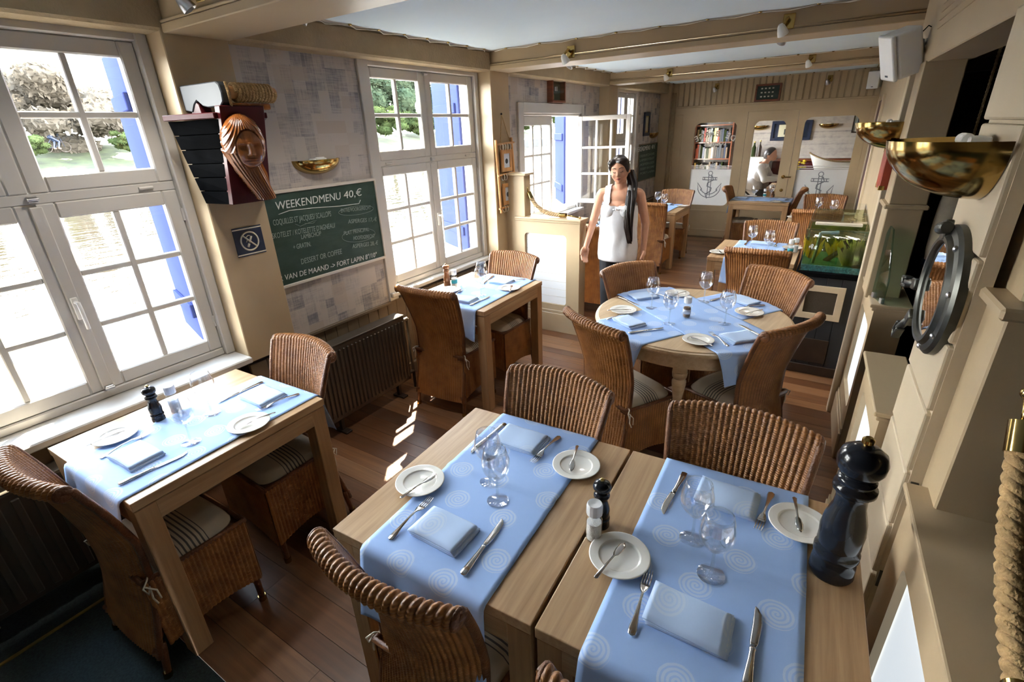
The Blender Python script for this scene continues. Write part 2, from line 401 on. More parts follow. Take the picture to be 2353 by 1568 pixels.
def ropemesh(pts, R, pitch, m='rope', strands=3, n=8, res=None):
    "laid rope: strands twisting round a path"
    pts = [V(p) for p in pts]; L = [0.]
    for a, b in zip(pts, pts[1:]): L.append(L[-1]+(b-a).length)
    N = res or max(8, int(L[-1]/pitch*10)); cen = []; j = 0
    for i in range(N+1):
        s = L[-1]*i/N
        while j < len(L)-2 and L[j+1] < s: j += 1
        cen.append(pts[j].lerp(pts[j+1], (s-L[j])/max(1e-9, L[j+1]-L[j])))
    b = B(); fr = []; up = None
    for i, p in enumerate(cen):
        d = (cen[min(N, i+1)]-cen[max(0, i-1)]).normalized()
        if up is None: up = d.orthogonal()
        x = d.cross(up).normalized(); up = x.cross(d).normalized(); fr.append((x, up.copy()))
    for k in range(strands):
        q = []
        for i, p in enumerate(cen):
            a = 2*PI*(L[-1]*i/N/pitch+k/strands); q.append(p+(fr[i][0]*math.cos(a)+fr[i][1]*math.sin(a))*R*.5)
        b.tube(q, R*.56, n)
    return b.mesh('rope', m, True)
# ================================================================ the setting
def rrect(x0, x1, z0, z1, r, k=6):
    pts = []
    for cx, cz, a0 in ((x1-r, z1-r, 0), (x0+r, z1-r, PI/2), (x0+r, z0+r, PI), (x1-r, z0+r, 1.5*PI)):
        pts += [(cx+r*math.cos(a0+PI/2*i/k), cz+r*math.sin(a0+PI/2*i/k)) for i in range(k+1)]
    return pts
def framehole(b, o, i, r, y0, y1, k=6):
    "board in the xz plane, thickness y0..y1, outer rect o, hole i with round corners"
    inn = rrect(*i, r, k); out = []
    X0, X1, Z0, Z1 = o
    for c, (cx, cz) in enumerate(((X1, Z1), (X0, Z1), (X0, Z0), (X1, Z0))):
        for j in range(k+1):
            u, w_ = inn[c*(k+1)+j]; s = j/k
            side_a = (cx, w_) if c % 2 == 0 else (u, cz); side_b = (u, cz) if c % 2 == 0 else (cx, w_)
            if s == .5: p = (cx, cz)
            elif s < .5: p = (side_a[0]+(cx-side_a[0])*2*s, side_a[1]+(cz-side_a[1])*2*s)
            else: p = (cx+(side_b[0]-cx)*(2*s-1), cz+(side_b[1]-cz)*(2*s-1))
            out.append(p)
    n = len(inn); vs = []
    for y in (y0, y1): vs += [(u, y, q) for u, q in out]+[(u, y, q) for u, q in inn]
    fs = []
    for a in range(n):
        c = (a+1) % n
        fs += [(a, n+a, n+c, c), (2*n+c, 3*n+c, 3*n+a, 2*n+a), (n+a, 3*n+a, 3*n+c, n+c), (c, 2*n+c, 2*n+a, a)]
    return b.add(vs, fs)

# ---- floor
floor = struct('floor', B().box(-.3, 3.0, -1.03, 7.6, -.06, -.012).mesh('floor', 'dark'))
yy = -1.03; cache = {}
while yy < 7.55:
    wd = random.choice((.098, .104, .112, .12)); wd = min(wd, 7.6-yy); xs = [-.12]
    xs.append(round(random.uniform(.7, 2.3), 1)); xs.append(2.99)
    for a, c in zip(xs, xs[1:]):
        key = (round(c-a, 2), round(wd, 3))
        if key not in cache: cache[key] = B().box(0, c-a-.0015, 0, wd-.0018, -.012, 0).mesh('plank', 'floor')
        link('plank', cache[key], floor, (a, yy, random.uniform(-.0006, 0)))
    yy += wd
carp = struct('floor', B().box(-.3, 3.0, -3.6, -1.032, -.06, .002).mesh('floor', 'carpet'))
bx('edging_strip', 'strip', (.204, .218, -3.5, -1.034, .002, .007), carp, 0)
struct('floor', B().box(3.0, 6.2, -3.6, 7.6, -.06, -.002).mesh('floor', mat('blue_lit_floor', (.05, .06, .085), .35, var=.3, vs=2)))  # bar floor: the blue light lying on it is put into the colour
struct('floor', B().box(-.3, 6.2, 7.6, 11.0, -.06, -.001).mesh('floor', mat('lounge_floor', (.16, .10, .06), .5, var=.2, vs=2)))

# ---- ceiling: white boards, a laced sheet of sailcloth in every bay
ceil = struct('ceiling', B().box(-.32, 6.2, -3.7, 11.1, 2.425, 2.52).mesh('ceiling', 'white'))
def sail(y0, y1, x0=.10, x1=2.78):
    nx, ny = 46, 46
    def f(u, v):
        sc = .016
        ex = math.sin(PI*v*9)**2*sc; ey = math.sin(PI*u*9)**2*sc
        x = x0+ex+(x1-x0-2*ex)*u; y = y0+ey+(y1-y0-2*ey)*v
        e = min(u, 1-u, v, 1-v); return (x, y, 2.412-.010*min(1, e*9)+.002*math.sin(u*23+v*11))
    s = solid(link('sailcloth', B().grid(f, nx, ny).mesh('sailcloth', 'sail', True), ceil), .002)
    b = B(); rg = B()
    def zig(a0, a1, fx):
        n = 9; pts = []
        for i in range(n*2+1):
            t_ = i/(2*n); pts.append(fx(a0+(a1-a0)*t_, i % 2))
        b.tube(pts, .0042, 6)
        for i in range(1, n*2, 2): rg.ball(pts[i], (.012, .012, .006), 8, 5)
    zig(y0, y1, lambda q, k: (x0-(.06 if k == 0 else -.012), q, 2.408)); zig(y0, y1, lambda q, k: (x1+(.06 if k == 0 else -.012), q, 2.408))
    zig(x0, x1, lambda q, k: (q, y0-(.055 if k == 0 else -.012), 2.408)); zig(x0, x1, lambda q, k: (q, y1+(.055 if k == 0 else -.012), 2.408))
    link('lacing_cord', b.mesh('lacing_cord', 'cord', True), ceil); link('eyelets', rg.mesh('eyelets', 'brass', True), ceil)
for a, c in ((-3.4, -.24), (.31, 2.28), (2.80, 4.88), (5.40, 7.48)): sail(a, c)
def beam(y0, y1, z0=2.285, x0=0., x1=2.86):
    b = B(); b.box(x0, x1, y0+.012, y1-.012, z0+.05, 2.424)
    o = struct('trim_beam', b.mesh('trim_beam', 'tan', bev=.003))
    bx('beam_soffit', 'tan', (x0, x1, y0, y1, z0, z0+.036), o, .004); bb = B()
    for yq in (y0+.006, y1-.006): bb.tube([(x0, yq, z0+.044), (x1, yq, z0+.044)], .0065, 8)
    link('beading', bb.mesh('beading', 'tan', True), o); return o
BEAMS = [(-.11, .19, 2.272), (2.40, 2.68, 2.285), (5.0, 5.28, 2.295)]
for q in BEAMS: beam(*q)

# ---- left wall: piers, lintel, wallpapered recesses, boarded dado
wl = struct('wall_left')
def W(name, m, *p, bev=.004): return bx(name, m, p, wl, bev)
W('lintel', 'plaster', -.32, 0., -3.6, 7.6, 2.28, 2.424, bev=.012)
for a, c, z in ((-.12, .18, .68), (2.40, 2.68, 0), (5.0, 5.28, 0), (-3.6, -1.40, 0)):
    W('pier', 'tan', -.32, 0., a, c, z, 2.30)
def paper(y0, y1, z0, z1): W('wallpaper', 'paper', -.29, -.13, y0, y1, z0, z1, bev=0)
paper(.18, 1.085, .66, 2.29)
paper(2.68, 3.07, .62, 2.29); paper(4.47, 5.0, .62, 2.29); paper(3.07, 4.47, 2.0, 2.29); paper(3.07, 4.47, .62, .88)
paper(5.28, 5.60, .62, 2.29); paper(6.46, 7.6, .62, 2.29)
W('dado_backing', 'dark', -.32, -.145, -3.6, 7.6, 0, .70)
dado = {}
def boards(y0, y1, z1, x=-.145):
    n = max(1, round((y1-y0)/.095)); wd = (y1-y0)/n
    for i in range(n):
        k = (round(wd, 4), z1)
        if k not in dado: dado[k] = B().box(0, .016, .001, wd-.001, .0, z1).mesh('board', 'brownwall', bev=.003)
        link('board', dado[k], wl, (x, y0+i*wd, 0))
boards(-1.40, -.12, .68); boards(-.12, .18, .66, -.03); boards(.18, 2.40, .655); boards(2.68, 5.0, .62); boards(5.28, 7.6, .62)
W('pier_foot', 'dark', -.32, -.032, -.12, .18, 0, .68)
for a, c in ((-1.40, -.12), (.18, 1.085), (2.68, 5.0), (5.28, 7.6)): W('dado_rail', 'brownwall', -.145, -.11, a, c, .64, .662)
for a, c in ((-1.40, -.12), (.18, 2.40), (2.68, 5.0), (5.28, 7.6)): W('skirting', 'brownwall', -.145, -.11, a, c, 0, .09)

# ---- windows
_pane = {}
def sash(win, y0, y1, z0, z1, cols, rows, x=-.2, st=.066, mu=.026, loc=None, rz=0, top=None):
    "glazed casement; local y along the wall, glass set in bars"
    D = .042; b = B(); tp = top or st
    b.box(0, D, y0, y0+st, z0, z1); b.box(0, D, y1-st, y1, z0, z1); b.box(0, D, y0+st, y1-st, z0, z0+st); b.box(0, D, y0+st, y1-st, z1-tp, z1)
    s = link('sash', b.mesh('sash', 'white', bev=.006), win, loc or (x, 0, 0), (0, 0, rz)); m = B()
    gy0, gy1, gz0, gz1 = y0+st, y1-st, z0+st, z1-tp
    cw, rh = (gy1-gy0)/cols, (gz1-gz0)/rows
    for i in range(1, cols): m.box(.006, .036, gy0+i*cw-mu/2, gy0+i*cw+mu/2, gz0, gz1)
    for j in range(1, rows): m.box(.0075, .0345, gy0, gy1, gz0+j*rh-mu/2, gz0+j*rh+mu/2)
    link('glazing_bars', m.mesh('glazing_bars', 'white', bev=.004), s)
    k = (round(cw, 4), round(rh, 4))
    if k not in _pane: _pane[k] = B().box(0, .003, -cw/2, cw/2, -rh/2, rh/2).mesh('pane', 'pane')
    for i in range(cols):
        for j in range(rows): link('pane', _pane[k], s, (.02, gy0+(i+.5)*cw, gz0+(j+.5)*rh))
    return s
hinge_me = B().cyl((0, 0, -.03), (0, 0, .03), .007).mesh('hinge', 'white', SM)
def handle_me():
    b = B(); b.box(0, .012, -.012, .012, -.05, .05); b.tube([(.01, 0, .03), (.045, 0, .03), (.05, 0, .0), (.048, 0, -.09)], .0085, 8)
    return b.mesh('handle', 'plastic', SM, .002)
HANDLE = handle_me()
bolt_me = B().box(0, .02, -.016, .016, -.012, .012).cyl((.02, -.02, 0), (.02, .02, 0), .006).mesh('bolt', 'silver', bev=.002)
def window(n, y0, y1, z0, z1, trans=None, cols=2, openr=None, sill=.02, shut=True, trim=.07, casing=0.):
    win = struct('window_%d' % n); b = B(); j = .05
    b.box(-.30, -.128, y0, y0+j, z0, z1); b.box(-.30, -.128, y1-j, y1, z0, z1); b.box(-.30, -.128, y0+j, y1-j, z1-.035, z1); b.box(-.30, -.15, y0+j, y1-j, z0, z0+.04)
    if trans: b.box(-.25, -.16, y0+j, y1-j, trans-.022, trans+.022)
    link('window_frame', b.mesh('window_frame', 'white', bev=.005), win)
    if casing:
        c = B(); c.box(-.13, -.105, y0-casing, y0+.012, z0, z1+casing); c.box(-.13, -.105, y1-.012, y1+casing*.6, z0, z1+casing); c.box(-.13, -.104, y0+.012, y1-.012, z1-.012, z1+casing)
        link('casing', c.mesh('casing', 'white', bev=.004), win)
    bx('window_sill', 'white', (-.30, sill, y0-.02, y1+.0, z0-.035, z0), win, .006)
    a, c = y0+j, y1-j; mid = (a+c)/2
    zt = trans-.02 if trans else z1-.035
    if not openr:
        sash(win, a, mid-.001, z0+.04, zt, cols, 3); sash(win, mid+.001, c, z0+.04, zt, cols, 3)
    else:
        sash(win, a, mid+.02, z0+.04, zt, 3, 3, st=.05, top=.09)
    if trans:
        sash(win, a, mid-.001, trans+.02, z1-.035, 2, 2); sash(win, mid+.001, c, trans+.02, z1-.035, 2, 2)
        link('bolt', bolt_me, win, (-.16, mid, trans)); link('bolt', bolt_me, win, (-.158, mid, z1-.05)); link('bolt', bolt_me, win, (-.155, mid, z0+.05))
        for yq in (a+.13, c-.13): link('hinge', hinge_me, win, (-.155, yq, trans), (PI/2, 0, 0))
    if not openr:
        bx('meeting_stile', 'white', (-.162, -.148, mid-.022, mid+.022, z0+.05, zt-.01), win, .004)
        link('handle', HANDLE, win, (-.148, mid, (z0+zt)/2-.0))
        for zq in (z0+.2, zt-.12): link('hinge', hinge_me, win, (-.155, c-.002, zq)); link('hinge', hinge_me, win, (-.155, a+.002, zq))
    if shut:   # blue shutters folded back outside
        for side in shut:
            yh = y1-.04 if side > 0 else y0+.04; wd = (y1-y0)/2*.94
            s = B(); s.box(-wd, 0, -.018, .018, z0+.02, z1-.02)
            for zq in (z0+.22, z1-.26): s.box(-wd+.05, -.05, -.04, -.018, zq-.04, zq+.04)
            link('shutter', s.mesh('shutter', 'bluepaint', bev=.004), win, (-.31, yh, 0), (0, 0, shut[side]))
    return win
w1 = window(1, -1.32, -.12, .725, 2.285, 1.64, sill=.035, shut={1: -.26, -1: .3})
w2 = window(2, 1.10, 2.40, .725, 2.285, 1.64, sill=-.085, shut={1: -.5})
bx('casing', 'white', (-.135, -.112, 1.075, 1.165, .66, 2.285), w2, .004)
w3 = window(3, 3.09, 4.45, .90, 1.985, None, openr=True, sill=-.06, shut={1: -.92}, casing=.085)
w4 = window(4, 5.60, 6.46, .74, 2.285, 1.64, sill=-.085, shut={1: -.8})
for o in (w3,):   # the casement that stands open into the room
    sash(o, -.63, 0, .955, 1.945, 3, 3, loc=(-.135, 4.40, 0), rz=math.radians(94), st=.05, top=.05)
    for zq in (1.05, 1.86): link('hinge', hinge_me, o, (-.128, 4.402, zq))
    link('handle', HANDLE, o, (.49, 4.335, 1.45), (0, 0, -PI/2))

# ---- low partitions with a white panel set in a round-cornered frame
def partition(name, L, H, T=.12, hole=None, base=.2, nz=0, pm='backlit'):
    o = link(name, None); b = B()
    h = hole or (.10, L-.11, base+.075, H-.13)
    framehole(b, (0, L, 0, H-.02), h, .035, 0, .02)
    b.box(0, L, .045, T, 0, H-.02); b.box(0, .03, .02, .045, 0, H-.02); b.box(L-.03, L, .02, .045, 0, H-.02)
    link('body', b.mesh('body', 'tan'), o)
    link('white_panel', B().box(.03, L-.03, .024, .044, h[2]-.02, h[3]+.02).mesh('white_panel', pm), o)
    g = B()
    for i in range(1, nz): 
        zq = h[2]+(h[3]-h[2])*i/nz; g.box(h[0]-.01, h[1]+.01, .0225, .0242, zq-.0012, zq+.0012)
    if nz: link('score_lines', g.mesh('score_lines', 'trimgrey'), o)
    c = B(); c.box(-.0, L+.018, -.022, T+.02, H-.018, H); c.box(-.0, L+.01, -.012, T+.012, H-.036, H-.018)
    link('cap_rail', c.mesh('cap_rail', 'tan', bev=.005, seg=2), o)
    s = B(); s.box(0, L+.012, -.014, 0., 0, base-.03); s.box(0, L+.007, -.008, 0., base-.03, base)
    link('skirting', s.mesh('skirting', 'tan', bev=.004), o); return o
pl = partition('low_partition', .66, 1.085, .13, hole=(.095, .53, .275, .94), base=.22, nz=9, pm='whitep'); pl.location = (.105, 2.55, 0)
tag(pl, 'waist-high tan partition with a white inset panel beside the window table', 'partition')
pil = link('pilaster', B().box(-.11, .10, .01, .12, 0, 1.445).mesh('pilaster', 'tan', bev=.003), pl)
link('pilaster_cap', B().box(-.125, .125, -.012, .142, 1.445, 1.465).mesh('pilaster_cap', 'tan', bev=.004), pl)

# ---- right side: posts, low partitions and the header they carry (row runs at 2.3 degrees to the window wall)
wr = struct('wall_right'); wr.location = (2.914, 0, 0); wr.rotation_euler = (0, 0, .040)
def R(name, m, *p, bev=.004): return bx(name, m, p, wr, bev)
R('header_beam', 'tan', -.005, .16, -3.6, 2.16, 2.035, 2.424)
gb = B()
for i in range(9): gb.box(-.009, -.004, -.2+i*.0, 1.62, 2.15+i*.03, 2.157+i*.03)
link('header_beading', gb.mesh('header_beading', 'tan'), wr)
R('pilaster', 'tan', .028, .24, -.095, .05, 0, 1.435); R('pilaster_cap', 'tan', .008, .26, -.125, .045, 1.435, 1.462, bev=.006)
R('post', 'tan', .05, .30, -.06, .37, 0, 2.04)
brd = link('plank_board', None, wr); zs = [0, .2, .385, .57, .755, .94, 1.125, 1.31, 1.52, 1.80, 2.05]
for a, c in zip(zs, zs[1:]): bx('plank', 'cream', (-.014, .02, .045, .372, a+.004, c-.004), brd, .006, 2)
bx('backing', 'cream', (.0, .028, .042, .376, 0, 2.05), brd, 0)
for zq in (.56, .885): bx('hinge_plate', 'gunmetal', (.004, .022, .036, .042, zq-.03, zq+.03), brd, .001)
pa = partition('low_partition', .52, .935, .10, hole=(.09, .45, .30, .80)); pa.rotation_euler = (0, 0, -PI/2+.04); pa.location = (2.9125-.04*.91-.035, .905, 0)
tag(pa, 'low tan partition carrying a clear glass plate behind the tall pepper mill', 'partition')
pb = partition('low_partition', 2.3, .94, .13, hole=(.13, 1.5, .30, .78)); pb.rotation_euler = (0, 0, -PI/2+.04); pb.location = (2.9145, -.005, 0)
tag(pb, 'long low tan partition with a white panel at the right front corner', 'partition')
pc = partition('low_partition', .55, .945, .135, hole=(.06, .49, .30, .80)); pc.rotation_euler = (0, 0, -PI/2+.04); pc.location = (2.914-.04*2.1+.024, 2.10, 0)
tag(pc, 'low tan partition running on from the fish tank cabinet', 'partition')
R('pilaster', 'tan', -.012, .135, 1.70, 1.90, .93, 1.395); R('pilaster_cap', 'tan', -.03, .15, 1.675, 1.92, 1.395, 1.415, bev=.006)
R('post', 'tan', -.012, .14, 1.70, 1.90, 1.415, 2.04)
R('jamb', 'cream', -.016, .03, 2.10, 2.16, 0, 2.04)
far_r = struct('wall_right', B().box(2.86, 2.99, 2.17, 7.62, 0, 2.424).mesh('wall_right', 'tan'))
bx('door_edge', 'red', (2.845, 2.862, 5.6, 6.5, 0, 1.98), far_r)
bx('door_architrave', 'cream', (2.835, 2.862, 5.5, 5.6, 0, 2.03), far_r); bx('door_architrave', 'cream', (2.835, 2.862, 6.5, 6.6, 0, 2.03), far_r)
bx('skirting', 'tan', (2.845, 2.862, 2.2, 5.5, 0, .16), far_r)

# ---- back wall: frieze of boards, two glazed screens and a glazed door
wb = struct('wall_back')
def K(name, m, *p, bev=.003): return bx(name, m, p, wb, bev)
K('frieze_backing', 'tan', -.13, 2.99, 7.62, 7.70, 2.05, 2.424)
nb = 34; slat_me = B().box(.004, 2.9/nb-.012, 0, .022, 0, .345).tube([(2.9/nb-.005, .006, .0), (2.9/nb-.005, .006, .345)], .006, 6).mesh('frieze_board', 'tan', bev=.004)
for i in range(nb): link('frieze_board', slat_me, wb, (-.02+i*2.9/nb, 7.598, 2.072))
K('frieze_rail', 'tan', -.13, 2.99, 7.59, 7.66, 2.045, 2.075, bev=.006); K('rail', 'tan', -.13, 2.99, 7.605, 7.68, 1.945, 2.05)
K('stile', 'tan', -.13, .25, 7.60, 7.68, 0, 1.95); K('stile', 'tan', 2.80, 2.99, 7.60, 7.68, 0, 1.95)
K('corner_post', 'tan', -.13, .045, 7.52, 7.62, 0, 2.42); pb_ = B()
for q in (.06, .085, .11): pb_.tube([(q, 7.575, 0), (q, 7.575, 2.28)], .009, 8)
link('pipe_run', pb_.mesh('pipe_run', 'tan', True), wb)
link('screen_frame', framehole(B(), (.25, 1.235, 0, 1.95), (.452, 1.095, .525, 1.815), .09, 7.60, 7.66).mesh('screen_frame', 'tan'), wb)
link('screen_frame', framehole(B(), (1.935, 2.80, 0, 1.95), (2.025, 2.695, .525, 1.835), .09, 7.60, 7.66).mesh('screen_frame', 'tan'), wb)
for a, c in ((.25, 1.235), (1.935, 2.80)):
    for zq in (.10, .42): K('moulding', 'tan', a+.01, c-.01, 7.585, 7.602, zq, zq+.025)
def anchor():
    b = B(); r = .006; t_ = lambda p, q=r, cl=False: b.tube([(x, 0, z) for x, z in p], q, 5, cl)
    ring = lambda cx, cz, R_, a0=0, a1=2*PI, n=18: [(cx+R_*math.cos(a0+(a1-a0)*i/n), cz+R_*math.sin(a0+(a1-a0)*i/n)) for i in range(n+1)]
    t_(ring(0, .205, .032)); t_([(-.115, .10), (-.115, .14), (.115, .14), (.115, .10), (-.115, .10)]); t_([(-.085, .10), (-.085, .14)]); t_([(.085, .10), (.085, .14)])
    t_([(-.022, .175), (-.02, -.17)]); t_([(.022, .175), (.02, -.17)]); t_(ring(0, .0, .185, PI*1.08, PI*1.92)); t_(ring(0, .02, .15, PI*1.15, PI*1.85))
    for s in (-1, 1): t_([(s*.175, -.05), (s*.19, .05), (s*.115, -.05)]); t_([(s*.115, -.05), (s*.135, -.075)])
    t_([(.03, .17), (.06, .10), (-.03, .05), (-.035, .0), (.04, -.03), (.03, -.08), (-.05, -.13), (-.02, -.2)], .008)
    return b.mesh('anchor_outline', mat('anchor_line', (.22, .23, .26), .6))
ANCH = anchor()
def glazed(parent, x0, x1, z0, z1, frost, y=7.63):
    link('pane', B().box(x0-.02, x1+.02, y, y+.005, z0-.02, z1+.02).mesh('pane', 'pane'), parent)
    if frost:
        f = link('frosted_film', B().box(x0-.02, x1+.02, y-.003, y-.0012, z0-.02, 1.105).mesh('frosted_film', 'frost'), parent)
        for zq in (1.118, 1.148): bx('frosted_stripe', 'frost', (x0-.02, x1+.02, y-.003, y-.0012, zq, zq+.012), parent, 0)
        link('anchor_outline', ANCH, f, ((x0+x1)/2, y-.004, .835))
glazed(wb, .452, 1.095, .525, 1.815, True); glazed(wb, 2.025, 2.695, .525, 1.835, True)
def arctext(s, R_, cx, cz, size, m):
    n = len(s); half = (n-1)/2
    for i, ch in enumerate(s):
        if ch == ' ': continue
        a = (i-half)*size*.66/R_
        o = link('lettering', text(ch, size, m=m, align='CENTER', bold=.003), wb, (cx-R_*math.sin(a), 7.622, cz-R_*(1-math.cos(a))), (PI/2, 0, PI))
        o.rotation_euler = (M.Rotation(PI, 4, 'Z') @ M.Rotation(PI/2, 4, 'X') @ M.Rotation(-a, 4, 'Z')).to_euler()
arctext('DE BARGE', .55, .775, 1.61, .118, 'plastic')
t_ = link('lettering', text('LOUNGE', .08, m='plastic', align='CENTER', space=1.1, bold=.002), wb, (.79, 7.622, 1.475), (PI/2, 0, PI))
dr = struct('door_1'); link('door_leaf', framehole(B(), (1.24, 1.93, .01, 1.945), (1.345, 1.785, .525, 1.81), .09, 7.595, 7.65).mesh('door_leaf', 'tan'), dr)
glazed(dr, 1.345, 1.785, .525, 1.81, False)
hb = B(); hb.lathe([(.0, 0), (.026, 0), (.026, .006), (.0, .008)], 16); hb.T = M(); hb.cyl((0, 0, 0), (0, 0, .05), .009); hb.tube([(0, 0, .05), (.02, 0, .055), (.11, 0, .05)], .009, 8)
link('handle', hb.mesh('handle', 'brass', SM), dr, (1.86, 7.597, 1.0), (PI/2, 0, 0))
link('keyhole_rose', B().lathe([(0, 0), (.024, 0), (.024, .006), (.008, .009), (0, .004)], 16).mesh('keyhole_rose', 'brass', SM), dr, (1.865, 7.597, .80), (PI/2, 0, 0))
# ---- lounge beyond the glass, dim bar to the right, the end wall behind the camera
lw = struct('wall_lounge', B().box(-.3, 6.2, 10.4, 10.5, 0, 2.43).mesh('wall_lounge', 'paper'))
b = B(); b.box(-.32, -.13, 7.62, 8.4, 0, 2.43); b.box(-.32, -.13, 9.6, 10.4, 0, 2.43); b.box(-.32, -.13, 8.4, 9.6, 0, .8); b.box(-.32, -.13, 8.4, 9.6, 2.1, 2.43)
struct('wall_lounge', b.mesh('wall_lounge', 'cream')); struct('wall_lounge', B().box(4.2, 4.3, 7.7, 10.4, 0, 2.43).mesh('wall_lounge', 'tan'))
DK = mat('dark_brown_panelling', (.11, .075, .05), .5, var=.2, vs=3)
b = B(); b.box(6.1, 6.2, -3.6, 7.6, 0, 2.43); b.box(3.0, 6.2, 7.5, 7.6, 0, 2.43); b.box(2.99, 6.2, -3.7, -3.6, 0, 2.43)
bar = struct('wall_bar', b.mesh('wall_bar', DK)); bx('bar_ceiling', DK, (3.08, 6.1, -3.6, 7.5, 2.22, 2.30), bar, 0)
for yq in (1.2, 2.6, 4.0, 5.4): bx('rafter', 'dark', (3.08, 6.1, yq, yq+.12, 2.10, 2.22), bar, 0)
bx('door_frame', 'brownwall', (4.4, 4.52, 3.0, 3.1, 0, 2.1), bar); bx('partition_screen', 'dark', (4.52, 6.1, 3.0, 3.06, 0, 2.1), bar)
struct('wall_front', B().box(-.32, 3.0, -3.7, -3.6, 0, 2.43).mesh('wall_front', 'tan'))
# ================================================================ tables
def table_proto(Wd=.67, L=.777, H=.75):
    t, a, l = .034, .072, .068; w2_, l2 = Wd/2, L/2; kids = []
    kids.append(P('tabletop', B().box(-w2_, w2_, -l2, l2, H-t, H).mesh('tabletop', 'oak_y', bev=.003, seg=2)))
    i = .003
    rx = B().box(-w2_+l, w2_-l, 0, .022, H-t-a-.003, H-t-.003).mesh('rail', 'oak_x', bev=.002)
    ry = B().box(0, .022, -l2+l, l2-l, H-t-a-.003, H-t-.003).mesh('rail', 'oak_y', bev=.002)
    kids += [P('rail', rx, loc=(0, -l2+i, 0)), P('rail', rx, loc=(0, l2-i-.022, 0)), P('rail', ry, loc=(-w2_+i, 0, 0)), P('rail', ry, loc=(w2_-i-.022, 0, 0))]
    lg = B().box(-l/2, l/2, -l/2, l/2, 0, H-t-.003).mesh('leg', 'oak_z', bev=.003)
    kids += [P('leg', lg, loc=(sx*(w2_-l/2-i), sy*(l2-l/2-i), 0)) for sx in (-1, 1) for sy in (-1, 1)]
    return P('dining_table', None, kids)
TAB = table_proto(); ZT = .75
NR = .0459
TB = dict(T1=(.5, -.6596, .0259, 'oak table under the big window'), T2=(.4818, 1.3873, .0033, 'oak table at the second window'),
          N1=(1.8295, -.3673, NR, 'left front oak table'), N2=(2.5087, -.3361, NR, 'right front oak table'),
          F1=(.545, 5.63, 0., 'far oak table under the open casement'), F2=(1.69, 6.83, PI/2, 'oak table before the glazed door'),
          F3=(2.09, 3.425, .0, 'oak table beside the fish tank'), F4=(2.51, 5.54, .0, 'oak table behind the fish tank'), W3=(.41, 3.75, 0., 'oak table behind the low partition'))
TL = dict(T1='square oak table under the big paned window', T2='square oak table between the second window and the low partition', N1='left one of two oak tables pushed together in front',
          N2='right one of two oak tables pushed together in front, beside the tall pepper mill', F1='oak table by the window wall behind the woman', F2='oak table standing before the glazed door',
          F3='oak table beside the fish tank', F4='oak table half hidden behind the fish tank', W3='oak table hidden behind the low partition')
for k, (x, y, r, d) in TB.items(): put(TAB, (x, y, 0), r, TL[k], 'table', 'square oak tables')
# round table
RX, RY, RR = 1.99, 1.514, .57
rt = thing('round_table', 'round pale oak table with turned legs laid for four', 'table', (RX, RY, 0), -.15)
link('tabletop', B().lathe([(0, .717), (RR-.02, .717), (RR-.006, .722), (RR, .732), (RR-.004, .742), (RR-.012, .7455), (RR-.016, .7455), (RR-.02, .75), (0, .75)], 96).mesh('tabletop', 'oakpale', .5), rt)
link('apron', B().lathe([(.495, .632), (.517, .632), (.517, .717), (.495, .717), (.495, .632)], 72, False).mesh('apron', 'oakpale', .5), rt)
lp = [(.018, 0), (.022, .01), (.026, .12), (.030, .26), (.034, .36), (.026, .372), (.036, .385), (.038, .40), (.028, .415), (.024, .43), (.03, .47), (.037, .52), (.038, .54), (.03, .556), (.038, .566), (.04, .58), (.042, .60)]
lgm = B().lathe(lp, 20).box(-.036, .036, -.036, .036, .60, .717).mesh('leg', 'oakpale', .6)
for i in range(4):
    a = math.radians(-72)+i*PI/2; link('leg', lgm, rt, (.475*math.cos(a), .475*math.sin(a), 0), (0, 0, a))

